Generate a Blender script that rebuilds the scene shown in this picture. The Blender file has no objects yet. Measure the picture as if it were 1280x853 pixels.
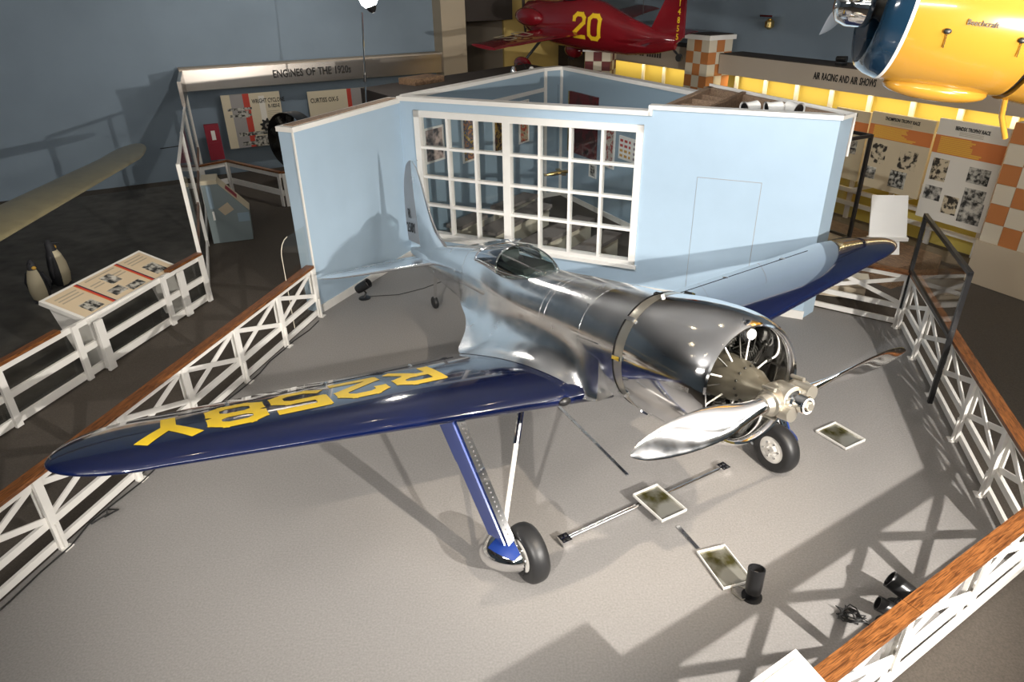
import bpy, math, random
from mathutils import Vector, Matrix
random.seed(7)
PI = math.pi
scene = bpy.context.scene
col = scene.collection

# ------------------------------------------------------------------ camera
cam_d = bpy.data.cameras.new('camera'); cam_d.sensor_width = 36.0; cam_d.lens = 861.35 / 1280 * 36
cam_d.clip_end = 200
cam = bpy.data.objects.new('camera', cam_d); col.objects.link(cam)
_p, _r = math.radians(27.784), math.radians(-1.079)
_fw = Vector((0, math.cos(_p), -math.sin(_p))); _rt = Vector((1, 0, 0)); _up = _rt.cross(_fw)
_rt2 = math.cos(_r) * _rt + math.sin(_r) * _up; _up2 = -math.sin(_r) * _rt + math.cos(_r) * _up
cam.matrix_world = Matrix(((_rt2.x, _up2.x, -_fw.x, 0), (_rt2.y, _up2.y, -_fw.y, 0), (_rt2.z, _up2.z, -_fw.z, 4.7), (0, 0, 0, 1)))
scene.camera = cam

# ------------------------------------------------------------------ world, exposure, lights
w = bpy.data.worlds.new('world'); scene.world = w; w.use_nodes = True
w.node_tree.nodes['Background'].inputs[0].default_value = (0.30, 0.33, 0.38, 1)
w.node_tree.nodes['Background'].inputs[1].default_value = 0.10
vs = scene.view_settings
vs.view_transform = 'Standard'; vs.look = 'None'; vs.exposure = 0.12; vs.gamma = 1.0; vs.use_curve_mapping = False

def aim(o, target):
    d = Vector(target) - o.location
    o.rotation_euler = d.to_track_quat('-Z', 'Y').to_euler()

def spot(name, loc, target, power, angle, color=(1, 1, 1), radius=0.08, blend=0.4):
    l = bpy.data.lights.new(name, 'SPOT'); l.energy = power; l.spot_size = math.radians(angle); l.spot_blend = blend
    l.color = color; l.shadow_soft_size = radius
    o = bpy.data.objects.new(name, l); col.objects.link(o); o.location = loc; aim(o, target); return o

def area(name, loc, target, power, sx, sy, color=(1, 1, 1)):
    l = bpy.data.lights.new(name, 'AREA'); l.shape = 'RECTANGLE'; l.size = sx; l.size_y = sy; l.energy = power; l.color = color
    o = bpy.data.objects.new(name, l); col.objects.link(o); o.location = loc; aim(o, target); return o

WARM = (1.0, 0.86, 0.68); NEUT = (1.0, 0.95, 0.88)
spot('flood_near_right', (4.6, 0.2, 3.5), (0.2, 8.5, 1.3), 3000, 80, NEUT, 0.05, 0.5)
spot('flood_mezzanine_left', (-2.4, -3.4, 5.2), (-1.0, 6.2, 0.0), 3600, 42, NEUT, 0.10, 0.9)
spot('ceiling_spot_nose', (3.2, 2.2, 6.6), (1.0, 5.9, 0.8), 1300, 44, WARM, 0.05, 0.7)
spot('ceiling_spot_wall', (0.5, 4.6, 6.6), (2.9, 10.2, 1.7), 1250, 52, (0.93, 0.97, 1.0), 0.1, 0.7)
spot('ceiling_spot_right', (5.0, 12.5, 6.6), (7.6, 12.4, 1.2), 130, 75, WARM, 0.08, 0.6)
spot('ceiling_spot_cowl', (3.2, 2.6, 6.6), (3.6, 6.2, 4.3), 45, 80, WARM, 0.05, 0.6)
spot('ceiling_spot_red', (4.2, 14.0, 5.6), (2.3, 19.0, 3.6), 130, 30, WARM, 0.05, 0.5)
spot('added_spot_engines', (-3.8, 15.5, 6.6), (-6.6, 19.2, 2.0), 330, 85, NEUT, 0.08, 0.8)  # added spot, makes up for the dimmed stand lamp on the left wall
spot('ceiling_spot_polar', (-3.5, 8.0, 6.6), (-5.4, 9.2, 0.6), 160, 50, WARM, 0.08, 0.6)
area('added_uplight_left', (-5.5, 1.0, 5.4), (-4.0, 4.0, 7.0), 220, 3.0, 0.4, NEUT)  # added fill, lightens the unseen ceiling that the metal mirrors
area('added_uplight_right', (6.5, 2.0, 5.6), (4.0, 5.0, 7.0), 430, 3.0, 0.4, NEUT)  # added fill for the ceiling reflected in cowling and fuselage
area('added_uplight_near', (0.5, -4.0, 5.4), (0.5, -1.0, 7.0), 300, 4.0, 0.4, NEUT)  # added fill behind the viewer, bounced off the ceiling

# ------------------------------------------------------------------ materials
def mat(name, color, rough=0.5, metal=0.0, var=0.0, vscale=8.0, bump=0.0, bscale=60.0, coat=0.0, emit=None, estr=0.0, rvar=0.0, stretch=None):
    m = bpy.data.materials.new(name); m.use_nodes = True
    nt = m.node_tree; b = nt.nodes['Principled BSDF']
    b.inputs['Base Color'].default_value = (*color, 1); b.inputs['Roughness'].default_value = rough; b.inputs['Metallic'].default_value = metal
    if coat: b.inputs['Coat Weight'].default_value = coat; b.inputs['Coat Roughness'].default_value = 0.04
    if emit: b.inputs['Emission Color'].default_value = (*emit, 1); b.inputs['Emission Strength'].default_value = estr
    if var or bump or rvar:
        tc = nt.nodes.new('ShaderNodeTexCoord'); mp = nt.nodes.new('ShaderNodeMapping'); nt.links.new(tc.outputs['Object'], mp.inputs['Vector'])
        if stretch: mp.inputs['Scale'].default_value = stretch
    if var or rvar:
        n = nt.nodes.new('ShaderNodeTexNoise'); n.inputs['Scale'].default_value = vscale; n.inputs['Detail'].default_value = 6
        nt.links.new(mp.outputs['Vector'], n.inputs['Vector'])
        if var:
            r = nt.nodes.new('ShaderNodeValToRGB'); e = r.color_ramp.elements
            e[0].position = 0.3; e[1].position = 0.7
            e[0].color = (*[c * (1 - var) for c in color], 1); e[1].color = (*[min(1, c * (1 + var)) for c in color], 1)
            nt.links.new(n.outputs['Fac'], r.inputs['Fac']); nt.links.new(r.outputs['Color'], b.inputs['Base Color'])
        if rvar:
            mr = nt.nodes.new('ShaderNodeMapRange'); mr.inputs[1].default_value = 0.3; mr.inputs[2].default_value = 0.7
            mr.inputs[3].default_value = max(0.01, rough - rvar); mr.inputs[4].default_value = rough + rvar
            nt.links.new(n.outputs['Fac'], mr.inputs[0]); nt.links.new(mr.outputs[0], b.inputs['Roughness'])
    if bump:
        n2 = nt.nodes.new('ShaderNodeTexNoise'); n2.inputs['Scale'].default_value = bscale; n2.inputs['Detail'].default_value = 3
        nt.links.new(mp.outputs['Vector'], n2.inputs['Vector'])
        bp = nt.nodes.new('ShaderNodeBump'); bp.inputs['Strength'].default_value = bump; bp.inputs['Distance'].default_value = 0.02
        nt.links.new(n2.outputs['Fac'], bp.inputs['Height']); nt.links.new(bp.outputs['Normal'], b.inputs['Normal'])
    return m

def glass(name, tint=(1, 1, 1), refl=0.06, rough=0.02):
    m = bpy.data.materials.new(name); m.use_nodes = True; nt = m.node_tree; nt.nodes.clear()
    o = nt.nodes.new('ShaderNodeOutputMaterial'); mx = nt.nodes.new('ShaderNodeMixShader')
    t = nt.nodes.new('ShaderNodeBsdfTransparent'); t.inputs[0].default_value = (*tint, 1)
    g = nt.nodes.new('ShaderNodeBsdfGlossy'); g.inputs['Roughness'].default_value = rough
    fr = nt.nodes.new('ShaderNodeLayerWeight'); fr.inputs[0].default_value = 0.5
    pw = nt.nodes.new('ShaderNodeMath'); pw.operation = 'POWER'; pw.inputs[1].default_value = 5.0
    ad = nt.nodes.new('ShaderNodeMath'); ad.operation = 'MULTIPLY_ADD'; ad.inputs[1].default_value = 0.5; ad.inputs[2].default_value = refl * 0.5
    nt.links.new(fr.outputs['Facing'], pw.inputs[0]); nt.links.new(pw.outputs[0], ad.inputs[0]); nt.links.new(ad.outputs[0], mx.inputs[0])
    nt.links.new(t.outputs[0], mx.inputs[1]); nt.links.new(g.outputs[0], mx.inputs[2]); nt.links.new(mx.outputs[0], o.inputs[0])
    return m

def wood(name, dark, light, scale=(1, 1, 1), rough=0.3):
    m = bpy.data.materials.new(name); m.use_nodes = True; nt = m.node_tree; b = nt.nodes['Principled BSDF']
    tc = nt.nodes.new('ShaderNodeTexCoord'); mp = nt.nodes.new('ShaderNodeMapping'); mp.inputs['Scale'].default_value = scale
    nt.links.new(tc.outputs['Object'], mp.inputs['Vector'])
    n = nt.nodes.new('ShaderNodeTexNoise'); n.inputs['Scale'].default_value = 6; n.inputs['Detail'].default_value = 8; n.inputs['Distortion'].default_value = 1.2
    nt.links.new(mp.outputs['Vector'], n.inputs['Vector'])
    r = nt.nodes.new('ShaderNodeValToRGB'); e = r.color_ramp.elements; e[0].position = 0.38; e[1].position = 0.6
    e[0].color = (*dark, 1); e[1].color = (*light, 1)
    nt.links.new(n.outputs['Fac'], r.inputs['Fac']); nt.links.new(r.outputs['Color'], b.inputs['Base Color'])
    b.inputs['Roughness'].default_value = rough
    return m

def photo(name, dark=(0.03, 0.03, 0.03), light=(0.6, 0.57, 0.5), scale=9.0, lo=0.4, hi=0.6):
    m = bpy.data.materials.new(name); m.use_nodes = True; nt = m.node_tree; b = nt.nodes['Principled BSDF']
    tc = nt.nodes.new('ShaderNodeTexCoord')
    n = nt.nodes.new('ShaderNodeTexNoise'); n.inputs['Scale'].default_value = scale; n.inputs['Detail'].default_value = 5
    nt.links.new(tc.outputs['Object'], n.inputs['Vector'])
    r = nt.nodes.new('ShaderNodeValToRGB'); e = r.color_ramp.elements; e[0].position = lo; e[1].position = hi
    e[0].color = (*dark, 1); e[1].color = (*light, 1)
    nt.links.new(n.outputs['Fac'], r.inputs['Fac']); nt.links.new(r.outputs['Color'], b.inputs['Base Color'])
    b.inputs['Roughness'].default_value = 0.45
    return m

def art(name, scale, *colors):
    m = bpy.data.materials.new(name); m.use_nodes = True; nt = m.node_tree; b = nt.nodes['Principled BSDF']
    tc = nt.nodes.new('ShaderNodeTexCoord')
    n = nt.nodes.new('ShaderNodeTexNoise'); n.inputs['Scale'].default_value = scale; n.inputs['Detail'].default_value = 3
    nt.links.new(tc.outputs['Object'], n.inputs['Vector'])
    r = nt.nodes.new('ShaderNodeValToRGB'); r.color_ramp.interpolation = 'CONSTANT'; e = r.color_ramp.elements
    k = len(colors)
    while len(e) < k: e.new(0.5)
    for i, c in enumerate(colors):
        e[i].position = 0.0 if i == 0 else 0.34 + 0.32 * (i - 1) / max(1, k - 2); e[i].color = (*c, 1)
    nt.links.new(n.outputs['Fac'], r.inputs['Fac']); nt.links.new(r.outputs['Color'], b.inputs['Base Color'])
    b.inputs['Roughness'].default_value = 0.4
    return m

M = {}
M['carpet_grey'] = mat('grey_carpet', (0.285, 0.27, 0.258), 0.95, var=0.13, vscale=55, bump=0.5, bscale=420)
M['carpet_brown'] = mat('brown_carpet', (0.085, 0.070, 0.056), 0.95, var=0.2, vscale=60, bump=0.5, bscale=380)
M['white'] = mat('white_paint', (0.80, 0.775, 0.73), 0.45, var=0.03, vscale=5)
M['cream'] = mat('cream_paint', (0.70, 0.64, 0.51), 0.55)
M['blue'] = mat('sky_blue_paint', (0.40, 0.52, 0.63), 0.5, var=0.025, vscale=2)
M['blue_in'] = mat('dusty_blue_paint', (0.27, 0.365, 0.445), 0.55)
M['wall_blue'] = mat('grey_blue_wall', (0.215, 0.275, 0.335), 0.8, var=0.04, vscale=1.2)
M['ceil'] = mat('ceiling_paint', (0.62, 0.63, 0.65), 0.9)
M['tan'] = mat('tan_paint', (0.52, 0.43, 0.31), 0.7)
M['tan_grey'] = mat('taupe_paint', (0.46, 0.39, 0.31), 0.7)
M['yellow_wall'] = mat('yellow_wall', (0.66, 0.52, 0.12), 0.75)
M['ochre'] = mat('ochre_wall', (0.62, 0.46, 0.16), 0.75)
M['wood'] = wood('oak_cap', (0.07, 0.022, 0.006), (0.27, 0.10, 0.028), (1.0, 16, 16), 0.3)
M['brown_wood'] = wood('brown_board', (0.12, 0.07, 0.04), (0.26, 0.16, 0.09), (2, 6, 6), 0.7)
M['raw_wood'] = wood('raw_wood', (0.22, 0.14, 0.09), (0.38, 0.26, 0.17), (2, 8, 8), 0.7)
M['dark'] = mat('dark_board', (0.045, 0.035, 0.03), 0.8)
M['black'] = mat('black_metal', (0.012, 0.012, 0.013), 0.35)
M['rubber'] = mat('black_rubber', (0.018, 0.018, 0.019), 0.45)
M['bench'] = mat('bench_carpet', (0.20, 0.175, 0.16), 0.95, var=0.15, vscale=40)
M['alu'] = mat('polished_aluminium', (0.84, 0.85, 0.87), 0.2, 1.0, var=0.06, vscale=4, bump=0.05, bscale=5, rvar=0.08)
M['alu_cowl'] = mat('cowling_aluminium', (0.88, 0.88, 0.89), 0.11, 1.0, bump=0.035, bscale=4, rvar=0.05, vscale=5)
M['alu_dull'] = mat('brushed_aluminium', (0.72, 0.73, 0.74), 0.24, 1.0, var=0.06, vscale=6, rvar=0.08, bump=0.02, bscale=7)
M['chrome'] = mat('chrome', (0.88, 0.88, 0.88), 0.06, 1.0)
M['prop'] = mat('blade_aluminium', (0.86, 0.86, 0.87), 0.10, 1.0, rvar=0.03, vscale=8)
M['fabric_silver'] = mat('silver_doped_fabric', (0.36, 0.38, 0.41), 0.5, 0.3)
M['navy'] = mat('navy_gloss_paint', (0.0012, 0.005, 0.036), 0.12, 0.0, coat=1.0)
M['gear_blue'] = mat('gear_blue_paint', (0.012, 0.04, 0.22), 0.3, coat=0.6)
M['yellow'] = mat('yellow_letter_paint', (0.86, 0.58, 0.02), 0.35)
M['letter_black'] = mat('black_letter_paint', (0.015, 0.015, 0.015), 0.5)
M['engine_dark'] = mat('dark_engine_metal', (0.05, 0.048, 0.042), 0.4, 0.7)
M['engine_grey'] = mat('engine_grey_paint', (0.16, 0.145, 0.11), 0.35, 0.6)
M['hub'] = mat('hub_metal', (0.62, 0.58, 0.50), 0.28, 0.85)
M['cockpit'] = mat('cockpit_dark', (0.03, 0.035, 0.035), 0.6)
M['glass'] = glass('clear_glass', (0.965, 0.975, 0.97), 0.06)
M['acrylic'] = glass('clear_acrylic', (0.965, 0.965, 0.955), 0.06)
M['canopy'] = glass('canopy_glass', (0.62, 0.70, 0.68), 0.22, 0.03)
M['canopy_dark'] = mat('rear_canopy_sheet', (0.42, 0.45, 0.50), 0.09, 1.0)
M['steel_sign'] = mat('brushed_steel_sign', (0.56, 0.51, 0.46), 0.26, 1.0, var=0.05, vscale=30, stretch=(0.2, 1, 8))
M['board_cream'] = mat('cream_board', (0.66, 0.58, 0.42), 0.5)
M['board_white'] = mat('white_board', (0.78, 0.74, 0.66), 0.5)
M['poster_tan'] = mat('poster_tan', (0.60, 0.50, 0.34), 0.5)
M['poster_white'] = mat('poster_white', (0.74, 0.70, 0.62), 0.5)
M['orange'] = mat('orange_print', (0.62, 0.20, 0.06), 0.5)
M['amber'] = mat('amber_print', (0.75, 0.42, 0.07), 0.5)
M['red'] = mat('red_print', (0.52, 0.05, 0.03), 0.5)
M['grey_print'] = mat('grey_print', (0.33, 0.31, 0.30), 0.5)
M['text_grey'] = mat('faded_text', (0.42, 0.36, 0.27), 0.6)
M['maroon_tile'] = mat('maroon_tile', (0.14, 0.022, 0.022), 0.5)
M['orange_tile'] = mat('orange_tile', (0.50, 0.19, 0.06), 0.5)
M['cream_tile'] = mat('cream_tile', (0.66, 0.59, 0.46), 0.5)
M['photo'] = photo('photo_print')
M['photo2'] = photo('photo_print_fine', (0.02, 0.02, 0.02), (0.5, 0.48, 0.42), 16)
M['red_air'] = mat('crimson_aircraft_paint', (0.20, 0.008, 0.014), 0.15, coat=0.8)
M['yellow_air'] = mat('yellow_aircraft_paint', (0.47, 0.235, 0.028), 0.18, coat=0.5)
M['blue_ring'] = mat('blue_ring_paint', (0.008, 0.028, 0.055), 0.15, coat=0.9)
M['old_wing'] = mat('varnished_fabric_wing', (0.22, 0.19, 0.105), 0.3, var=0.12, vscale=5)
M['kiosk'] = mat('kiosk_laminate', (0.22, 0.27, 0.28), 0.45)
M['crimson'] = mat('crimson_panel', (0.28, 0.012, 0.03), 0.5)
M['penguin_white'] = mat('penguin_belly', (0.66, 0.58, 0.40), 0.8)
M['penguin_black'] = mat('penguin_back', (0.03, 0.03, 0.035), 0.7)
M['penguin_gold'] = mat('penguin_neck', (0.62, 0.36, 0.06), 0.8)
M['snow'] = mat('icy_ground', (0.10, 0.095, 0.085), 0.9, var=0.25, vscale=3)
M['tray_fluid'] = photo('oily_tray_bottom', (0.10, 0.09, 0.03), (0.42, 0.41, 0.36), 3.0, .40, .56); M['tray_fluid'].node_tree.nodes['Principled BSDF'].inputs['Roughness'].default_value = .12; M['tray_fluid'].node_tree.nodes['Principled BSDF'].inputs['Metallic'].default_value = .6
M['white_card'] = mat('white_card', (0.86, 0.84, 0.80), 0.4)
M['bulb'] = mat('lamp_glow', (1, 1, 1), 0.4, emit=(1.0, 0.95, 0.86), estr=70)
M['strip_glow'] = mat('strip_glow', (1, 0.9, 0.6), 0.4, emit=(1.0, 0.80, 0.42), estr=3)
M['cable'] = mat('black_cable', (0.015, 0.015, 0.015), 0.5)
M['gold'] = mat('gold_metal', (0.75, 0.55, 0.22), 0.25, 1.0)

# ------------------------------------------------------------------ mesh helpers
class MB:
    def __init__(s): s.v = []; s.f = []
    def add(s, vs, fs):
        o = len(s.v); s.v += [tuple(v) for v in vs]; s.f += [tuple(i + o for i in f) for f in fs]; return s
    def box(s, x0, x1, y0, y1, z0, z1):
        vs = [(x, y, z) for z in (z0, z1) for y in (y0, y1) for x in (x0, x1)]
        return s.add(vs, [(0, 2, 3, 1), (4, 5, 7, 6), (0, 1, 5, 4), (2, 6, 7, 3), (0, 4, 6, 2), (1, 3, 7, 5)])
    def beam(s, p, q, wd, ht, up=(0, 0, 1)):
        p = Vector(p); q = Vector(q); d = (q - p).normalized(); sd = d.cross(Vector(up))
        if sd.length < 1e-4: sd = d.cross(Vector((1, 0, 0)))
        sd.normalize(); u = sd.cross(d)
        vs = [c + sd * a * wd / 2 + u * b * ht / 2 for c in (p, q) for a, b in ((-1, -1), (1, -1), (1, 1), (-1, 1))]
        return s.add(vs, [(0, 1, 2, 3), (7, 6, 5, 4), (0, 4, 5, 1), (1, 5, 6, 2), (2, 6, 7, 3), (3, 7, 4, 0)])
    def loft(s, rings, closed=True, caps=True):
        n = len(rings[0]); vs = [p for r in rings for p in r]; fs = []
        for i in range(len(rings) - 1):
            for j in range(n if closed else n - 1):
                k = (j + 1) % n; fs.append((i * n + j, i * n + k, (i + 1) * n + k, (i + 1) * n + j))
        if caps and closed: fs.append(tuple(range(n - 1, -1, -1))); fs.append(tuple((len(rings) - 1) * n + j for j in range(n)))
        return s.add(vs, fs)
    def tube(s, pts, r, n=8, caps=True):
        pts = [Vector(p) for p in pts]; rs = r if isinstance(r, (list, tuple)) else [r] * len(pts); rings = []; ref = None
        for i, p in enumerate(pts):
            d = (pts[min(i + 1, len(pts) - 1)] - pts[max(i - 1, 0)]).normalized()
            if ref is None: ref = Vector((0, 0, 1)) if abs(d.z) < 0.9 else Vector((1, 0, 0))
            a = d.cross(ref).normalized(); b = a.cross(d).normalized(); ref = b
            rings.append([p + (a * math.cos(t) + b * math.sin(t)) * rs[i] for t in [2 * PI * j / n for j in range(n)]])
        return s.loft(rings, True, caps)
    def lathe(s, prof, o=(0, 0, 0), axis=(0, 0, 1), n=24, caps=False):
        ax = Vector(axis).normalized(); ref = Vector((0, 0, 1)) if abs(ax.z) < 0.9 else Vector((1, 0, 0))
        a = ax.cross(ref).normalized(); b = ax.cross(a); o = Vector(o)
        return s.loft([[o + ax * t + (a * math.cos(2 * PI * j / n) + b * math.sin(2 * PI * j / n)) * r for j in range(n)] for t, r in prof], True, caps)
    def ball(s, c, r, n=14, m=8):
        c = Vector(c); r = r if isinstance(r, (tuple, list)) else (r, r, r)
        rings = [[c + Vector((r[0] * math.sin(PI * i / m) * math.cos(2 * PI * j / n), r[1] * math.sin(PI * i / m) * math.sin(2 * PI * j / n), -r[2] * math.cos(PI * i / m))) for j in range(n)] for i in range(m + 1)]
        return s.loft(rings, True, False)
    def prism(s, poly, z0, z1):
        n = len(poly); a = sum(poly[i][0] * poly[(i + 1) % n][1] - poly[(i + 1) % n][0] * poly[i][1] for i in range(n))
        if a < 0: poly = poly[::-1]
        vs = [(x, y, z0) for x, y in poly] + [(x, y, z1) for x, y in poly]
        return s.add(vs, [tuple(range(n - 1, -1, -1)), tuple(range(n, 2 * n))] + [(i, (i + 1) % n, n + (i + 1) % n, n + i) for i in range(n)])
    def slab(s, poly3, thick):
        P = [Vector(p) for p in poly3]; nr = (P[1] - P[0]).cross(P[2] - P[0]).normalized(); n = len(P)
        return s.add(P + [p - nr * thick for p in P], [tuple(range(n)), tuple(range(2 * n - 1, n - 1, -1))] + [(i, n + i, n + (i + 1) % n, (i + 1) % n) for i in range(n)])
    def build(s, name, m, parent=None, smooth=None, fix=True):
        me = bpy.data.meshes.new(name); me.from_pydata(s.v, [], s.f); me.update()
        if fix:
            import bmesh
            bm = bmesh.new(); bm.from_mesh(me); bmesh.ops.remove_doubles(bm, verts=bm.verts, dist=1e-6)
            bmesh.ops.recalc_face_normals(bm, faces=bm.faces); bm.to_mesh(me); bm.free()
        if smooth:
            for p in me.polygons: p.use_smooth = True
            me.set_sharp_from_angle(angle=math.radians(smooth))
        me.materials.append(M[m] if isinstance(m, str) else m)
        o = bpy.data.objects.new(name, me); col.objects.link(o)
        if parent is not None: o.parent = parent
        return o

def tag(o, label, cat, group=None, kind=None):
    o['label'] = label; o['category'] = cat
    if group: o['group'] = group
    if kind: o['kind'] = kind
    return o
def root(name, label, cat, loc=(0, 0, 0), d=(1, 0), group=None, kind=None):
    o = bpy.data.objects.new(name, None); col.objects.link(o); o.empty_display_size = 0.2
    o.location = loc if len(loc) == 3 else (*loc, 0); o.rotation_euler = (0, 0, math.atan2(d[1], d[0]))
    return tag(o, label, cat, group, kind)
def copy_tree(o, parent=None):
    c = o.copy(); col.objects.link(c)
    if parent is not None: c.parent = parent
    for ch in o.children: copy_tree(ch, c)
    return c
def azd(deg): return (math.sin(math.radians(deg)), math.cos(math.radians(deg)))
def text(name, s, size, m, parent, mtx, bold=0.0, xs=1.0, align='LEFT', depth=0.002):
    c = bpy.data.curves.new('text_curve', 'FONT'); c.body = s; c.size = size; c.align_x = align; c.extrude = depth; c.offset = bold; c.resolution_u = 2
    t = bpy.data.objects.new('text_tmp', c); col.objects.link(t)
    bpy.context.view_layer.update()
    me = bpy.data.meshes.new_from_object(t.evaluated_get(bpy.context.evaluated_depsgraph_get()))
    bpy.data.objects.remove(t); bpy.data.curves.remove(c)
    me.transform(Matrix.Diagonal((xs, 1, 1, 1))); me.transform(mtx)
    me.materials.clear(); me.materials.append(M[m])
    o = bpy.data.objects.new(name, me); col.objects.link(o); o.parent = parent; return o
def words(name, s, size, m, parent, x, y, z, bold, xs):
    for wd in s.split():
        o = text(name, wd, size, m, parent, wallm(x, y, z), bold, xs); x = max(v.co.x for v in o.data.vertices) + size * .36 * xs
def wallm(x, y, z):   # text standing upright, facing local -y
    return Matrix.Translation((x, y, z)) @ Matrix.Rotation(PI / 2, 4, 'X')

# ------------------------------------------------------------------ room shell
K = Vector((1.76, 23.57)); DU = Vector((0.8942, 0.4478)); DV = Vector((0.4478, -0.8942))   # room corner, left-wall direction, right-wall direction
def UV(u, v): p = K + DU * u + DV * v; return (p.x, p.y)
CH = 7.0
room = root('floor', 'dark brown carpeted floor of the exhibition hall around the platform', 'floor', (0, 0, 0), kind='structure')
MB().prism([UV(-26, -9), UV(2.2, -9), UV(2.2, 27), UV(-26, 27)], -0.12, -0.012).build('floor_carpet', 'carpet_brown', room)
o = MB().prism([UV(-26, -0.8), UV(2, -0.8), UV(2, 27), UV(-26, 27)], CH, CH + 0.1).build('ceiling', 'ceil'); tag(o, 'grey hall ceiling far above the aircraft', 'ceiling', kind='structure')
# left wall (behind the engine exhibit), right wall (behind the air racing display), two walls behind the viewer
o = MB().prism([UV(-26, -0.5), UV(-4.1, -0.5), UV(-4.1, -0.7), UV(-26, -0.7)], -0.02, CH).build('wall_left', 'wall_blue'); tag(o, 'tall grey blue wall above the engines exhibit', 'wall', kind='structure')
o = MB().prism([UV(0.7, 0), UV(0.9, 0), UV(0.9, 27), UV(0.7, 27)], 3.0, CH).build('wall_right', 'wall_blue'); tag(o, 'grey blue upper wall above the brown air racing sign band', 'wall', kind='structure')
o = MB().prism([UV(0.72, 0.2), UV(0.9, 0.2), UV(0.9, 27), UV(0.72, 27)], -0.02, 3.0).build('wall_right_alcove', 'yellow_wall'); tag(o, 'yellow lit back wall of the air racing alcove', 'wall', kind='structure')
o = MB().prism([UV(-26.2, 0), UV(-26, 0), UV(-26, 27), UV(-26.2, 27)], -0.02, CH).build('wall_far_left', 'wall_blue'); tag(o, 'grey blue wall closing the hall beyond the left edge', 'wall', kind='structure')
o = MB().prism([UV(-26, 27), UV(2, 27), UV(2, 27.2), UV(-26, 27.2)], -0.02, CH).build('wall_near', 'wall_blue'); tag(o, 'grey blue wall closing the hall behind the viewer', 'wall', kind='structure')
# back corner: pillar, doorway, ochre wall
o = MB().prism([UV(-4.1, 0.15), UV(-3.35, 0.15), UV(-3.35, -0.5), UV(-4.1, -0.5)], -0.02, CH).build('wall_pillar', 'tan'); tag(o, 'tan pillar beside the dark doorway at the far corner', 'pillar', kind='structure')
o = MB().prism([UV(-1.85, -0.4), UV(0.1, -0.4), UV(0.1, -0.6), UV(-1.85, -0.6)], -0.02, CH).build('wall_back', 'ochre'); tag(o, 'ochre yellow wall behind the hanging red racer', 'wall', kind='structure')
o = MB().prism([UV(0.1, -0.4), UV(0.9, -0.4), UV(0.9, 0.2), UV(0.1, 0.2)], -0.02, CH).build('wall_corner_pillar', 'dark'); tag(o, 'dark corner pillar beside the ochre wall', 'pillar', kind='structure')
cor = root('door_1', 'dark doorway opening to a corridor with railings', 'doorway', (*UV(-3.35, 0), 0), DU, kind='structure')
MB().box(0, 1.6, 7.9, 8.0, 0, 2.4).build('corridor_end_wall', 'dark', cor)
MB().box(-0.1, 0.0, 0.5, 8, 0, 4.5).build('corridor_side_wall', 'tan_grey', cor)
MB().box(1.5, 1.6, 0.5, 8, 0, 4.5).build('corridor_side_wall', 'tan_grey', cor)
MB().box(-0.1, 1.6, 0.0, 0.25, 3.6, CH).build('door_header', 'dark', cor)
MB().box(-0.1, 1.6, 0.2, 8, 4.5, 4.6).build('corridor_ceiling', 'dark', cor)
for i in range(6): MB().box(0.15 + i * 0.25, 0.18 + i * 0.25, 6.0, 6.03, 0, 1.5).build('corridor_baluster', 'black', cor)
MB().box(0.0, 1.5, 5.98, 6.05, 1.5, 1.56).build('corridor_rail', 'black', cor)
MB().box(0.1, 1.2, 7.85, 7.89, 1.7, 2.6).build('lit_panel', mat('corridor_light_panel', (0.8, 0.8, 0.7), 0.5, emit=(0.9, 0.9, 0.75), estr=0.5), cor)

# ------------------------------------------------------------------ platform and partitions
CL = Vector((-1.89, 12.50)); FD = Vector((0.9024, -0.4310)); FN = Vector((0.4310, 0.9024))   # partition corner, direction, away from viewer
A = CL + FD * 7.02
Bp = Vector((-3.05, 10.02))
plat = [(-4.95, 2.3), (-3.07, 9.9), tuple(Bp), tuple(CL), tuple(A), (4.77, 9.92), (5.83, 9.17), (4.47, 4.4), (0.9, 2.17), (-1.0, 0.9)]
o = MB().prism(plat, -0.1, 0.0).build('floor_platform', 'carpet_grey'); tag(o, 'light grey carpet platform under the silver racer', 'carpet', kind='structure')

wf = root('wall_front', 'sky blue partition wall with a grid window and a flush door', 'wall', tuple(CL), FD, kind='structure')
TH = 0.12; X0, X1 = 0.30, 4.36; Z0, Z1 = 0.46, 2.72; XS = 4.44; LOWZ, HIZ = 2.86, 2.95
wp = MB()
wp.box(0, X0, 0, TH, 0, LOWZ); wp.box(X0, X1, 0, TH, 0, Z0); wp.box(X0, X1, 0, TH, Z1, LOWZ); wp.box(X1, XS, 0, TH, 0, LOWZ); wp.box(XS, 7.02, 0, TH, 0, HIZ)
wp.build('wall_panel', 'blue', wf)
MB().box(-0.02, XS, -0.03, TH + 0.05, LOWZ, LOWZ + 0.07).build('cap_trim', 'white', wf)
MB().box(XS - 0.03, 7.05, -0.03, TH + 0.02, HIZ, HIZ + 0.06).build('cap_trim', 'white', wf)
MB().box(XS - 0.03, XS + 0.03, -0.03, TH + 0.02, LOWZ, HIZ).build('cap_trim', 'white', wf)
MB().box(0.05, 7.04, -0.025, 0, 0.0, 0.13).build('baseboard', 'white', wf)
dr = root('door_1', 'flush blue access door outlined in the partition', 'door', tuple(CL + FD * 5.22), FD, kind='structure'); dr.name = 'door_2'
MB().box(0.008, 0.922, -0.012, 0.0, 0.14, 2.012).build('door_leaf', 'blue', dr)
MB().box(0.0, 0.93, -0.003, 0.0, 0.13, 2.02).build('door_gap', 'grey_print', dr)

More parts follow.
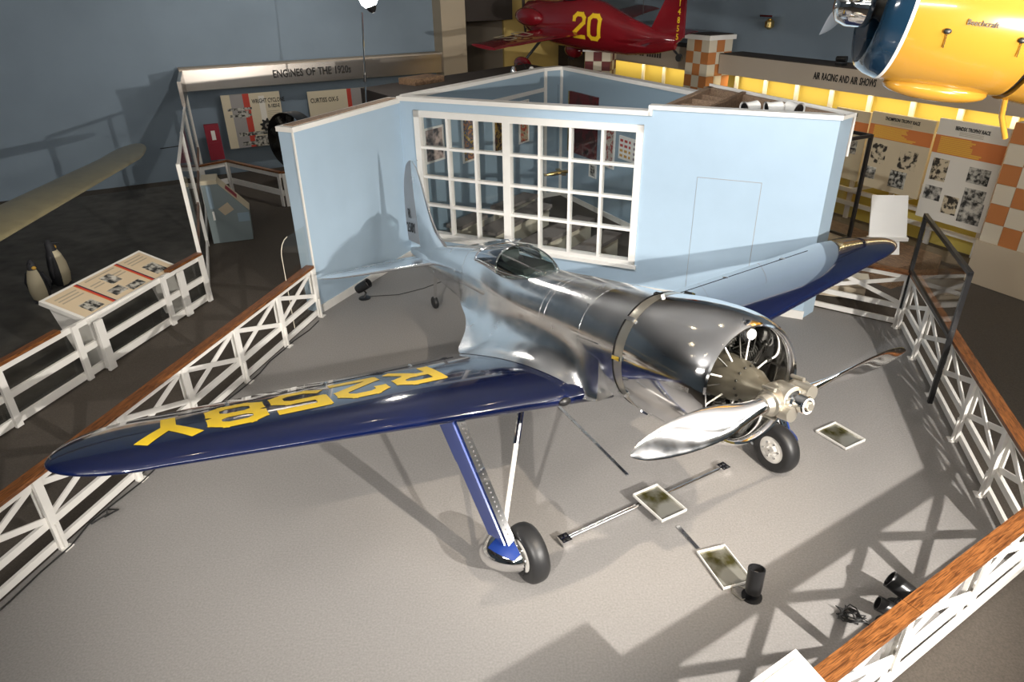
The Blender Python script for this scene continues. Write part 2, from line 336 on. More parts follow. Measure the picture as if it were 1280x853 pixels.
# window in the partition
wn = root('window_1', 'white grid window of many panes in the blue partition', 'window', tuple(CL), FD, kind='structure')
FRW = 0.11
fr = MB(); fr.box(X0, X1, -0.03, TH, Z1 - FRW, Z1); fr.box(X0, X1, -0.03, TH, Z0, Z0 + 0.09); fr.box(X0, X0 + FRW, -0.03, TH, Z0, Z1); fr.box(X1 - FRW, X1, -0.03, TH, Z0, Z1)
fr.build('frame', 'white', wn)
MB().box(X0 - 0.03, X1 + 0.03, -0.06, 0, Z0 - 0.04, Z0 + 0.02).build('sill', 'white', wn)
gx0, gx1, gz0, gz1 = X0 + FRW, X1 - FRW, Z0 + 0.09, Z1 - FRW
cw = (gx1 - gx0 - 0.115) / 7
xs = [gx0 + cw * i + (0.115 if i > 3 else (0.0575 if i == 3 else 0)) for i in range(8)]
for i in range(1, 7):
    hwid = 0.07 if i == 3 else 0.022
    MB().box(xs[i] - hwid, xs[i] + hwid, -0.015 if i != 3 else -0.025, TH - 0.02, gz0, gz1).build('mullion', 'white', wn)
zs = [gz0 + (gz1 - gz0) * j / 4 for j in range(5)]
for j in range(1, 4):
    for (a, b) in ((gx0, xs[3] - 0.07), (xs[3] + 0.07, gx1)):
        MB().box(a, b, -0.012, TH - 0.03, zs[j] - 0.022, zs[j] + 0.022).build('muntin', 'white', wn)
pane_me = None
for i in range(7):
    for j in range(4):
        if pane_me is None:
            o = MB().box(-cw / 2, cw / 2, -0.003, 0.003, -(gz1 - gz0) / 8, (gz1 - gz0) / 8).build('pane', 'glass', wn); pane_me = o.data
        else:
            o = bpy.data.objects.new('pane', pane_me); col.objects.link(o); o.parent = wn
        cxm = gx0 + cw * (i + 0.5) + (0.115 if i >= 3 else 0)
        o.location = (cxm, 0.05, (zs[j] + zs[j + 1]) / 2)

# left wing wall of the partition
LD = (CL - Bp).normalized()
wl = root('wall_partition_left', 'sky blue side wall behind the tail with rippling light', 'wall', tuple(Bp), LD, kind='structure')
LL = (CL - Bp).length
MB().box(0, LL + 0.05, 0, 0.26, 0, 2.82).build('wall_panel', 'blue', wl)
MB().box(-0.02, LL + 0.1, -0.03, 0.28, 2.82, 2.89).build('cap_trim', 'white', wl)
MB().box(0.08, LL, 0.04, 0.22, 2.885, 2.90).build('cap_channel', 'raw_wood', wl)
MB().box(0.03, LL, -0.025, 0, 0, 0.13).build('baseboard', 'white', wl)
MB().box(-0.012, 0.012, -0.012, 0.012, 0, 2.82).build('corner_bead', 'white', wl)

# room behind the window
IL0, IL1, IR0, IR1 = Vector((-1.72, 12.62)), Vector((0.82, 16.28)), Vector((1.25, 16.52)), Vector((3.2, 12.40))
def intwall(name, label, P, Q, h=2.86, th=0.12, extra=True):
    d = (Q - P).normalized(); L = (Q - P).length
    r = root(name, label, 'wall', tuple(P), d, kind='structure')
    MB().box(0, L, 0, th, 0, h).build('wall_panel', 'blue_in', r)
    MB().box(-0.03, L + 0.03, -0.02, th + 0.06, h, h + 0.07).build('cap_trim', 'white', r)
    MB().box(0, L, -0.02, 0, 0, 0.12).build('baseboard', 'white', r)
    return r, L
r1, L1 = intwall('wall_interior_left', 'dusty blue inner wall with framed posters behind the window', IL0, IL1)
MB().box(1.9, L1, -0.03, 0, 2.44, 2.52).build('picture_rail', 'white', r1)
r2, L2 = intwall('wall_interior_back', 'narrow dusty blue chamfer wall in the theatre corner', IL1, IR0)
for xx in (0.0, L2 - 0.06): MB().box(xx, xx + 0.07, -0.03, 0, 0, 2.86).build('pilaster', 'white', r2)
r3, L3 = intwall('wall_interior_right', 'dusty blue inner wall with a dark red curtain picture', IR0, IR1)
o = MB().prism([tuple(CL + FN * 0.13), tuple(IL1), tuple(IR0), tuple(IR1), tuple(CL + FD * 4.44 + FN * 0.13)], -0.005, 0.004).build('floor_theatre', 'carpet_brown'); tag(o, 'dark brown carpet between the theatre benches', 'carpet', kind='structure')
def picture(label, base, d, x0, x1, z0, z1, m, frame=True, off=0.03):
    r = root('framed_picture', label, 'picture', tuple(base), d)
    fw_ = 0.035 if frame else 0.0
    if frame:
        f = MB(); f.box(x0, x1, -off, 0, z1 - fw_, z1); f.box(x0, x1, -off, 0, z0, z0 + fw_); f.box(x0, x0 + fw_, -off, 0, z0 + fw_, z1 - fw_); f.box(x1 - fw_, x1, -off, 0, z0 + fw_, z1 - fw_)
        f.build('picture_frame', 'white', r)
    MB().box(x0 + fw_, x1 - fw_, -off * 0.6, 0, z0 + fw_, z1 - fw_).build('print', m, r)
    return r
dI = (IL1 - IL0).normalized(); dR = (IR1 - IR0).normalized()
picture('framed black and white photo collage nearest the window', IL0, dI, 0.30, 0.86, 1.66, 2.30, photo('collage', (0.05, 0.04, 0.04), (0.55, 0.42, 0.36), 7))
picture('tall framed poster with a yellow banner across blue and orange shapes', IL0, dI, 1.42, 1.84, 1.45, 2.40, art('poster_a', 7, (0.05, 0.08, 0.22), (0.55, 0.35, 0.06), (0.12, 0.09, 0.10), (0.45, 0.18, 0.06), (0.05, 0.12, 0.15)))
picture('tall framed poster of dark gold pattern on the inner left wall', IL0, dI, 2.46, 2.86, 1.44, 2.30, art('poster_b', 12, (0.03, 0.025, 0.02), (0.40, 0.24, 0.05), (0.06, 0.03, 0.02), (0.30, 0.08, 0.03)))
picture('tall framed poster with a red heading near the theatre corner', IL0, dI, 3.42, 3.80, 1.46, 2.36, art('poster_c', 13, (0.06, 0.04, 0.03), (0.45, 0.08, 0.04), (0.40, 0.33, 0.22), (0.10, 0.06, 0.05)))
rr = root('curtain_picture', 'large dark maroon curtained painting with a thin gold edge', 'picture', tuple(IR0), dR)
MB().box(0.42, 1.56, -0.05, 0, 1.15, 2.46).build('print', art('curtain', 2.2, (0.02, 0.008, 0.008), (0.04, 0.012, 0.012), (0.09, 0.01, 0.012), (0.02, 0.01, 0.008)), rr)
MB().box(0.38, 0.42, -0.06, 0, 1.15, 2.46).build('gold_edge', 'gold', rr)
picture('tall narrow poster beside the card of coloured flags', IR0, dR, 1.90, 2.25, 1.10, 1.92, art('poster_d', 10, (0.10, 0.06, 0.08), (0.50, 0.46, 0.40), (0.30, 0.06, 0.05), (0.12, 0.12, 0.2)))
rr = root('flag_card', 'white card printed with rows of small coloured flags', 'card', tuple(IR0), dR)
MB().box(2.42, 3.10, -0.03, 0, 1.38, 1.84).build('card', 'white_card', rr)
fm = [mat('flag_red', (0.5, 0.06, 0.05), 0.5), mat('flag_orange', (0.6, 0.33, 0.07), 0.5), mat('flag_grey', (0.3, 0.25, 0.28), 0.5)]
for i in range(4):
    for j in range(4): MB().box(2.47 + i * 0.155, 2.47 + i * 0.155 + (0.10 if i != 2 else 0.06), -0.033, -0.03, 1.43 + j * 0.10, 1.48 + j * 0.10).build('flag_print', fm[(0 if j > 1 else 1) if i < 3 else 2], rr)
picture('small framed notice low on the inner right wall', IR0, dR, 1.30, 1.58, 0.75, 1.05, 'photo2')
# theatre benches
def bench(label, near, far, wd, h=0.45):
    n, f_ = Vector(near), Vector(far); d = (f_ - n).normalized(); L = (f_ - n).length
    r = root('theatre_bench', label, 'bench', tuple(n), d, group='theatre benches behind the window')
    MB().box(0, L, -wd / 2, wd / 2, h - 0.07, h).build('seat_pad', 'bench', r)
    MB().box(0.05, L - 0.05, -wd / 2 + 0.05, wd / 2 - 0.05, 0.004, h - 0.07).build('base', 'cream', r)
bench('short carpeted bench at the left end of the theatre', (-1.10, 12.95), (-0.60, 13.70), 0.36)
bench('carpeted bench with cream base near the inner left wall', (-0.25, 14.10), (0.48, 15.12), 0.38)
bench('carpeted bench with cream base third from the left wall', (-0.45, 12.55), (0.72, 14.37), 0.44)
bench('carpeted bench with cream base in the middle of the theatre', (0.30, 11.85), (1.53, 13.36), 0.42)
bench('carpeted bench with cream base at the right of the theatre', (1.22, 11.45), (1.95, 12.42), 0.36)
g = root('model_airplane', 'small golden model airplane hanging in the theatre', 'model airplane', (1.02, 14.55, 1.0), (1, 0.2))
MB().tube([(-0.28, 0, 0.0), (-0.1, 0, 0.02), (0.2, 0, 0.05), (0.3, 0, 0.06)], [0.02, 0.045, 0.04, 0.012], 10).build('fuselage', 'gold', g, 60)
MB().beam((0.08, -0.28, 0.05), (0.08, 0.28, 0.05), 0.09, 0.02).build('wing', 'gold', g)
MB().beam((-0.25, -0.1, 0.01), (-0.25, 0.1, 0.01), 0.06, 0.012).build('tail_plane', 'gold', g)
MB().tube([(0, 0, 0.05), (0, 0, 1.8)], 0.003, 5).build('hanging_wire', 'black', g)

# open topped box behind the right part of the partition
S = CL + FD * 4.46; Q2 = Vector((3.56, 12.86)); A2 = Vector((4.72, 9.72))
bx = root('wall_box', 'open topped wooden equipment bay behind the partition', 'wall', tuple(S), FD, kind='structure')
bxi = Matrix.Rotation(-math.atan2(FD.y, FD.x), 4, 'Z')
def bl(p): v = bxi @ Vector((p[0] - S.x, p[1] - S.y, 0)); return (v.x, v.y)
def seg(mb, P, Q, th, z0, z1, side=1):
    P, Q = Vector(bl(P)), Vector(bl(Q)); d = (Q - P).normalized(); n = Vector((-d.y, d.x)) * th * side
    return mb.prism([tuple(P), tuple(Q), tuple(Q + n), tuple(P + n)], z0, z1)
seg(MB(), S + FN * 0.13 + FD * 0.02, Q2, 0.10, 0, HIZ, -1).build('side_wall', 'raw_wood', bx)
seg(MB(), Q2, A2, 0.10, 0, HIZ, -1).build('rear_wall', 'raw_wood', bx)
seg(MB(), A2, A, 0.10, 0, HIZ, -1).build('end_wall', 'blue', bx)
seg(MB(), Q2 + Vector((0.02, 0.03)), A2 + Vector((0.03, 0.02)), 0.03, 2.4, HIZ + 0.04, 1).build('cap_trim', 'white', bx)
seg(MB(), A2, A, 0.03, HIZ, HIZ + 0.05, 1).build('cap_trim', 'white', bx)
S2 = S + FD * 0.72; T2 = Q2 + (A2 - Q2) * 0.28
seg(MB(), S2 + FN * 0.1, T2, 0.07, 2.3, HIZ + 0.03, -1).build('divider', 'brown_wood', bx)
for k in (0.18, 0.38, 0.58, 0.78):
    a_, b_ = S.lerp(Q2, k), S2.lerp(T2, k + 0.02); seg(MB(), a_, b_, 0.04, 2.45, HIZ - 0.05, 1).build('joist', 'raw_wood', bx)
MB().prism([bl(S + FN * 0.12), bl(Q2), bl(A2), bl(A + FN * 0.12)], 2.38, 2.42).build('deck', 'dark', bx)
c0 = S.lerp(A, 0.62) + FN * 0.75
sp = root('spotlight_pair', 'white twin spotlight fixture on top of the equipment bay', 'spotlight', (c0.x, c0.y, 2.42), (0.9, -0.2))
MB().tube([(0, 0, 0), (0, 0, 0.44)], 0.018, 8).build('stem', 'black', sp)
MB().lathe([(0, 0.12), (0.02, 0.12)], n=16, caps=True).build('base_plate', 'black', sp)
for sx, an in ((-0.28, 2.6), (0.05, 2.9), (0.30, 0.9)):
    d = Vector((math.cos(an), -math.sin(an), -0.15)).normalized()
    h = MB().lathe([(-0.13, 0.05), (-0.10, 0.085), (0.06, 0.09), (0.13, 0.115)], (sx, 0, 0.52), d, 18, False).build('lamp_head', 'white', sp, 40)
    MB().lathe([(0.10, 0.0), (0.12, 0.09)], (sx, 0, 0.52), d, 18).build('lens', 'black', h)
    MB().tube([(sx, 0, 0.36), (sx, 0, 0.46)], 0.015, 6).build('bracket', 'white', sp)
MB().tube([(-0.3, 0, 0.40), (0.32, 0, 0.40)], 0.018, 8).build('cross_bar', 'black', sp)
cb = MB().tube([(c0.x + 0.3, c0.y, 2.44), (c0.x + 0.6, c0.y - 0.25, 2.50), (c0.x + 0.9, c0.y - 0.3, 2.44), (c0.x + 1.1, c0.y - 0.55, 2.44)], 0.012, 6).build('power_cable', 'cable'); tag(cb, 'black cable lying in the equipment bay', 'cable')

# dark booth roof behind the theatre
o = MB().prism([(-1.92, 12.85), (0.72, 16.45), (1.2, 16.75), (0.5, 18.2), (-2.9, 14.4)], 2.2, 2.83).build('booth_roof', 'dark'); tag(o, 'dark flat booth roof behind the theatre wall', 'roof', kind='structure')
o = MB().box(-0.4, 0.4, -0.25, 0.25, 0, 0.12).build('roof_hatch', 'brown_wood'); o.location = (-1.75, 15.0, 2.83); o.rotation_euler = (0, 0, 0.85); tag(o, 'brown wooden box on the dark booth roof', 'box')
fx = root('roof_fixture', 'small chrome work light on the booth roof edge', 'work light', (0.15, 16.5, 2.83))
MB().lathe([(0, 0.07), (0.05, 0.06), (0.12, 0.03)], n=12, caps=True).build('base', 'chrome', fx, 40)
MB().tube([(0, 0, 0.1), (0.1, 0, 0.2), (0.22, 0, 0.18), (0.28, 0, 0.05)], 0.01, 6).build('arm', 'black', fx)
MB().ball((0.4, -0.05, 0.06), 0.06).build('bulb', 'white', fx, 60)

# stand lamp with the bright bulb
ls = root('stand_lamp', 'tall thin lamp stand with a blazing bulb behind the partition', 'lamp', (-2.75, 13.75, 0))
MB().tube([(0, 0, 0.02), (0.02, 0, 2.0), (0.16, 0, 4.2)], 0.016, 8).build('pole', 'chrome', ls)
MB().tube([(0.08, 0, 3.02), (0.09, 0, 3.14)], 0.03, 8).build('clamp', 'black', ls)
for k in range(3): MB().tube([(0, 0, 0.5), (0.45 * math.cos(k * 2.1), 0.45 * math.sin(k * 2.1), 0.02)], 0.012, 6).build('leg', 'chrome', ls)
MB().ball((0.30, 0, 4.42), 0.16, 18, 12).build('bulb', 'bulb', ls, 60)  # ball drawn oversized to take in the bloom around the bulb
MB().lathe([(-.24, .03), (-.20, .07), (-.13, .10)], (0.30, 0, 4.42), (-0.3, 0, 1), 14).build('socket', 'black', ls, 40)
pl = bpy.data.lights.new('stand_lamp_light', 'POINT'); pl.energy = 120; pl.color = NEUT; pl.shadow_soft_size = 0.17
plo = bpy.data.objects.new('stand_lamp_light', pl); col.objects.link(plo); plo.location = (-2.45, 13.75, 4.42)

# ------------------------------------------------------------------ railings
def railing(label, P0, P1, n, h=0.86, side=-1, group='white cross braced railings', cap_split=2, posts=None, cap=True):
    P0, P1 = Vector(P0), Vector(P1); d = (P1 - P0).normalized(); L = (P1 - P0).length; sp_ = L / n
    r = root('railing', label, 'railing', tuple(P0), d, group=group)
    yi = 0.02 * side
    if cap:
        for k in range(cap_split): MB().box(L * k / cap_split + 0.002, L * (k + 1) / cap_split - 0.002, -0.065, 0.065, h - 0.04, h).build('handrail_cap', 'wood', r)
    MB().box(0, L, -0.02, 0.02, h - 0.115, h - 0.045).build('top_rail', 'white', r)
    MB().box(0, L, -0.018, 0.018, 0.27, 0.345).build('middle_rail', 'white', r)
    MB().box(0, L, -0.018, 0.018, 0.03, 0.105).build('bottom_rail', 'white', r)
    for i in range(n):
        x0, x1 = i * sp_ + 0.03, (i + 1) * sp_ - 0.03
        MB().beam((x0, 0.010, 0.36), (x1, 0.010, h - 0.12), 0.018, 0.06).build('brace', 'white', r)
        MB().beam((x0, -0.010, h - 0.12), (x1, -0.010, 0.36), 0.018, 0.06).build('brace', 'white', r)
    pm = None
    for i in range(n + 1):
        if pm is None:
            p = MB(); p.box(-0.042, 0.042, 0.018 * side, 0.05 * side, 0.0, h - 0.05); p.box(-0.042, 0.042, -0.018 * side, -0.035 * side, 0.25, h - 0.05); p.box(-0.012, 0.012, 0.05 * side, 0.075 * side, 0.0, 0.30)
            o = p.build('post', 'white', r); pm = o.data
            f = MB().box(-0.05, 0.05, 0.05 * side, 0.11 * side, 0.0, 0.012).build('foot_plate', 'white', o); fm_ = f.data
        else:
            o = bpy.data.objects.new('post', pm); col.objects.link(o); o.parent = r
            f = bpy.data.objects.new('foot_plate', fm_); col.objects.link(f); f.parent = o
        o.location = (i * sp_, 0, 0)
    return r
railing('long white cross braced railing along the left walkway', (-4.81, 2.91), (-3.07, 9.90), 7)
railing('white cross braced railing along the right side, under the black framed screen', (5.78, 9.10), (4.49, 4.44), 5)
railing('white cross braced railing in the near right corner with oak cap', (4.46, 4.40), (0.93, 2.19), 4)
railing('short white railing bay between the partition and the black screen', (4.76, 9.93), (5.76, 9.20), 1)

# black framed glass screen on the right railing
gp0, gp1 = Vector((5.84, 9.14)), Vector((5.21, 7.06)); gd = (gp1 - gp0).normalized(); GL = (gp1 - gp0).length
gs = root('glass_screen', 'black framed glass screen rising above the right railing', 'glass screen', tuple(gp0 - Vector((gd.y, -gd.x)) * 0.0), gd)
yo = -0.10
for xx in (0, GL): MB().box(xx - 0.025, xx + 0.025, yo - 0.025, yo + 0.025, 0, 1.72).build('post', 'black', gs)
MB().box(-0.025, GL + 0.025, yo - 0.025, yo + 0.025, 1.68, 1.73).build('top_bar', 'black', gs)
MB().box(0.025, GL - 0.025, yo - 0.02, yo + 0.02, 0.87, 0.92).build('bottom_bar', 'black', gs)
MB().box(0.025, GL - 0.025, yo - 0.004, yo + 0.004, 0.92, 1.68).build('pane', 'acrylic', gs)

# clear acrylic sheet at the end of the left railing
ac = root('acrylic_screen', 'clear acrylic sheet with a rounded corner at the left railing end', 'screen', (-3.22, 9.30), azd(14.1))
pts = [(0.0, 0.02), (0.72, 0.02), (0.72, 1.45), (0.22, 1.45)] + [(0.22 - 0.22 * math.sin(t), 1.23 + 0.22 * math.cos(t)) for t in [PI / 8 * k for k in range(1, 5)]]
m_ = MB(); n_ = len(pts); m_.add([(x, 0.05, z) for x, z in pts] + [(x, 0.056, z) for x, z in pts], [tuple(range(n_)), tuple(range(2 * n_ - 1, n_ - 1, -1))] + [(i, (i + 1) % n_, n_ + (i + 1) % n_, n_ + i) for i in range(n_)])
m_.build('sheet', 'acrylic', ac)
MB().tube([(x, 0.053, z) for x, z in [pts[0]] + pts[:2:-1]], 0.006, 6).build('edge', 'cream', ac)

# ------------------------------------------------------------------ the silver racer
TH_ = math.radians(10.5); AZ = math.radians(151.7)
fwd = Vector((math.sin(AZ), math.cos(AZ), 0)); lat = Vector((fwd.y, -fwd.x, 0)); zh = Vector((0, 0, 1))
ct, st = math.cos(TH_), math.sin(TH_)
ax_a = -(fwd * ct + zh * st); ax_w = -fwd * st + zh * ct
W0 = Vector((1.436, 5.169, 0.0))
plane = bpy.data.objects.new('racing_airplane', None); col.objects.link(plane)
tag(plane, 'polished silver racing airplane with navy wings standing on grey carpet', 'airplane')
plane.matrix_world = Matrix(((ax_a.x, lat.x, ax_w.x, W0.x), (ax_a.y, lat.y, ax_w.y, W0.y), (ax_a.z, lat.z, ax_w.z, 0), (0, 0, 0, 1)))
HA, HW = -(1.12 * ct + 1.99 * st), -1.12 * st + 1.99 * ct
def L(a, l, w_): return (a + HA, l, w_ + HW)
def GB(f_, l, z):    # horizontal offset ahead of wheels, lateral, height above the floor -> body coordinates
    F, Z = f_ - 1.12, z - 1.99
    return (-(F * ct + Z * st), l, -F * st + Z * ct)
def interp(x, tab):
    if x <= tab[0][0]: return tab[0][1]
    for (x0, y0), (x1, y1) in zip(tab, tab[1:]):
        if x <= x1:
            t = (x - x0) / (x1 - x0); return y0 + (y1 - y0) * t
    return tab[-1][1]
def smooth_tab(tab, x):   # Catmull-Rom through the table
    n = len(tab)
    if x <= tab[0][0]: return tab[0][1]
    if x >= tab[-1][0]: return tab[-1][1]
    for i in range(n - 1):
        if x <= tab[i + 1][0]:
            x0, y0 = tab[i]; x1, y1 = tab[i + 1]; h = x1 - x0; t = (x - x0) / h
            m0 = (y1 - tab[i - 1][1]) / (x1 - tab[i - 1][0]) if i > 0 else (y1 - y0) / h
            m1 = (tab[i + 2][1] - y0) / (tab[i + 2][0] - x0) if i + 2 < n else (y1 - y0) / h
            return (2 * t**3 - 3 * t**2 + 1) * y0 + (t**3 - 2 * t**2 + t) * h * m0 + (-2 * t**3 + 3 * t**2) * y1 + (t**3 - t**2) * h * m1
F_HW = [(1.28, .515), (2.0, .505), (3.2, .46), (3.9, .41), (4.7, .345), (5.5, .26), (6.3, .175), (7.0, .10), (7.5, .045), (7.72, .02)]
F_TOP = [(1.28, .505), (2.0, .495), (2.7, .47), (3.2, .45), (3.8, .46), (4.4, .555), (4.8, .545), (5.5, .47), (6.3, .37), (7.0, .28), (7.5, .22), (7.72, .18)]
F_BOT = [(1.28, -.53), (2.0, -.57), (3.2, -.58), (3.9, -.53), (4.7, -.43), (5.5, -.32), (6.3, -.20), (7.0, -.09), (7.5, .02), (7.72, .10)]
def fus(a, phi, grow=0.0):
    hw, tp, bt = smooth_tab(F_HW, a) + grow, smooth_tab(F_TOP, a) + grow, smooth_tab(F_BOT, a) - grow
    c, s_ = math.cos(phi), math.sin(phi); e = 2 / 2.15
    wc = 0.02 if a < 5 else 0.02 + (a - 5) * 0.03
    return (hw * math.copysign(abs(c) ** e, c), wc + (tp - wc if s_ > 0 else wc - bt) * math.copysign(abs(s_) ** e, s_))
NS = 40
rings = []
for k in range(63):
    a = 1.28 + (7.72 - 1.28) * k / 62
    rings.append([L(a, *fus(a, 2 * PI * j / NS)) for j in range(NS)])
fuselage = MB().loft(rings).build('fuselage', 'alu', plane, 50)
# panel joints on the fuselage
for a in (1.95, 2.62, 2.72, 5.0):
    MB().tube([L(a, *fus(a, 2 * PI * j / 48, 0.0)) for j in range(49)], 0.0018, 5, False).build('panel_joint', 'alu_dull', fuselage)

# cowling: outer shell, rolled lip, inner wall
prof = [(1.24, .545), (1.05, .560), (.85, .566), (.65, .560), (.52, .546), (.42, .525), (.35, .500), (.32, .478), (.335, .458), (.38, .446), (.5, .443), (.75, .45)]
cow = MB().lathe([(t, r_) for t, r_ in prof], L(0, 0, 0), (1, 0, 0), 64).build('cowling', 'alu_cowl', plane, 60)
MB().lathe([(.33, .487), (.315, .475), (.322, .460)], L(0, 0, 0), (1, 0, 0), 64).build('lip_ring', 'chrome', cow, 60)
# rear band with fasteners
band = MB().lathe([(1.23, .547), (1.30, .545), (1.36, .535)], L(0, 0, 0), (1, 0, 0), 64).build('cowl_band', 'hub', plane, 60)
MB().lathe([(1.36, .540), (1.375, .540), (1.375, .51)], L(0, 0, 0), (1, 0, 0), 64).build('cowl_gap', 'black', band, 60)
for k in range(10):
    t = 2 * PI * (k + 0.3) / 10
    p = L(1.29, 0.555 * math.cos(t), 0.555 * math.sin(t)); MB().beam((p[0] - 0.05, p[1], p[2]), (p[0] + 0.05, p[1], p[2]), 0.035, 0.03, (0, math.cos(t), math.sin(t))).build('latch', 'chrome', band)
# engine
eng = MB().lathe([(.14, .055), (.22, .085), (.30, .13), (.36, .135), (.44, .165), (.60, .185), (.66, .185), (.80, .185)], L(0, 0, 0), (1, 0, 0), 32).build('engine_crankcase', 'engine_grey', plane, 40)
MB().lathe([(.98, 0.0), (.98, .45)], L(0, 0, 0), (1, 0, 0), 32).build('firewall_baffle', 'engine_dark', plane)
for k in range(14):
    t = 2 * PI * k / 14
    d = Vector((0, math.cos(t), math.sin(t)))
    c = Vector(L(.36, 0, 0)) + d * .14
    MB().ball(c, 0.011, 8, 5).build('case_bolt', 'engine_dark', eng, 60)
for k in range(7):
    t = 2 * PI * (k + 0.25) / 7; d = Vector((0, math.cos(t), math.sin(t))); o0 = Vector(L(.70, 0, 0))
    pr = []
    for i in range(8):
        r_ = .23 + i * .024; pr += [(r_, .072), (r_ + .012, .072), (r_ + .012, .058), (r_ + .02, .058)]
    cyl = MB().lathe(pr + [(.43, .03)], o0, d, 16, True).build('cylinder', 'engine_dark', plane)
    tn = Vector((0, -math.sin(t), math.cos(t)))
    for q in (-1, 1):
        p0 = Vector(L(.48, 0, 0)) + d * .165 + tn * .03 * q; p1 = Vector(L(.57, 0, 0)) + d * .43 + tn * .075 * q
        MB().tube([p0, p1], 0.007, 8).build('pushrod', 'white' if q > 0 else 'engine_dark', cyl)
        MB().ball(p1, (.03, .022, .022), 10, 6).build('rocker_box', 'engine_dark', cyl, 60)
dsc = Vector(L(.42, -.10, .36)); MB().lathe([(-.02, .038), (0, .042)], dsc, (-1, 0.2, 0.1), 18, True).build('breather_disc', 'white', eng)
rnd = random.Random(3)
for k in range(16):   # ignition leads
    t = 2 * PI * k / 16 + 0.1; d = Vector((0, math.cos(t), math.sin(t))); tn = Vector((0, -math.sin(t), math.cos(t)))
    b0 = Vector(L(.62, 0, 0))
    MB().tube([b0 + d * .22, b0 + d * .29 + Vector((-.06, 0, 0)) + tn * .05, b0 + d * .40 + Vector((-.03, 0, 0)) + tn * .02 * rnd.choice((-1, 1)), b0 + d * .42], 0.006, 6).build('ignition_lead', 'engine_dark', eng)

# propeller
pc = Vector(L(0.02, 0, 0))
hubp = MB().lathe([(-.10, .05), (-.085, .105), (.06, .115), (.10, .09), (.16, .06)], pc, (1, 0, 0), 24, True).build('propeller_hub', 'hub', plane, 40)
MB().lathe([(-.21, .02), (-.21, .055), (-.20, .068), (-.13, .068), (-.12, .085), (-.09, .085)], pc, (1, 0, 0), 24, True).build('pitch_cylinder', 'chrome', hubp, 30)
MB().lathe([(-.235, .0), (-.235, .032), (-.21, .034)], pc, (1, 0, 0), 6, False).build('hex_nut', 'hub', hubp)
MB().lathe([(-.212, .045), (-.216, .052), (-.212, .06)], pc, (1, 0, 0), 24).build('cylinder_ring', 'white', hubp, 40)
for sg in (1, -1):
    MB().lathe([(.0, .085), (.10, .088), (.13, .10), (.16, .10), (.17, .08), (.22, .07)], pc, (0, sg, 0), 24, True).build('blade_clamp', 'hub', hubp, 30)
    MB().lathe([(-.075, .055), (.075, .055)], pc + Vector((-.085, sg * .10, -sg * .055)), (1, 0, 0), 18, True).build('counterweight', 'hub', hubp, 30)
    for q in (-1, 1): MB().tube([pc + Vector((-.05, sg * .145, q * .11)), pc + Vector((.06, sg * .145, q * .11))], .016, 8).build('clamp_bolt', 'hub', hubp)
    R_ = 1.38
    rings = []
    CH_ = [(0.12, .06), (0.2, .064), (0.3, .085), (0.42, .118), (0.55, .128), (0.68, .122), (0.80, .104), (0.90, .076), (0.96, .048), (1.0, .008)]
    TK = [(0.12, .058), (0.2, .05), (0.3, .033), (0.45, .020), (0.7, .013), (1.0, .004)]
    for k in range(25):
        q = 0.12 + 0.88 * (k / 24) ** 0.9; hc = smooth_tab(CH_, q); tk = smooth_tab(TK, q)
        be = math.radians(58 - 40 * (q - 0.1) / 0.9)
        tang = Vector((-math.sin(be), 0, -sg * math.cos(be)))   # leading edge: forward, downwards on the right-hand blade
        nrm = Vector((-math.cos(be), 0, sg * math.sin(be)))
        cen = pc + Vector((0, sg * q * R_, 0))
        rings.append([cen + tang * (math.cos(2 * PI * j / 20) * hc) + nrm * (math.sin(2 * PI * j / 20) * tk * (1.0 if math.sin(2 * PI * j / 20) > 0 else 0.55)) for j in range(20)])
    MB().loft(rings).build('propeller_blade', 'prop', plane, 70)

# wings
def LEf(l): return 1.76 + .115 * (l - .8)
def TEf(l): return 3.68 - .115 * (l - .8)
L_T0, L_T1 = 4.05, 4.84
def wing_sec(l):
    le, te = LEf(min(l, L_T0)), TEf(min(l, L_T0))
    if l > L_T0:
        q = math.sqrt(max(0.0, 1 - ((l - L_T0) / (L_T1 - L_T0)) ** 2.2)); c = (te - le) * q; m_ = LEf(l) + .42 * (TEf(l) - LEf(l)); le, te = m_ - .42 * c, m_ + .58 * c
    return le, te, -.40 + .10 * (l - .6), (.16 - .012 * l)
def foil(x, t):
    yt = 5 * t * (.2969 * math.sqrt(max(x, 0)) - .126 * x - .3516 * x * x + .2843 * x**3 - .1036 * x**4)
    yc = .02 / .16 * (.8 * x - x * x) if x < .4 else .02 / .36 * (.2 + .8 * x - x * x)
    return yc + yt, yc - yt
def wing_top(a, l):
    le, te, wm, t = wing_sec(abs(l)); c = max(te - le, 1e-4); return wm + c * foil(min(max((a - le) / c, 0), 1), t)[0]
def wing_bot(a, l):
    le, te, wm, t = wing_sec(abs(l)); c = max(te - le, 1e-4); return wm + c * foil(min(max((a - le) / c, 0), 1), t)[1]
XC = [0.5 * (1 - math.cos(PI * i / 18)) for i in range(19)]
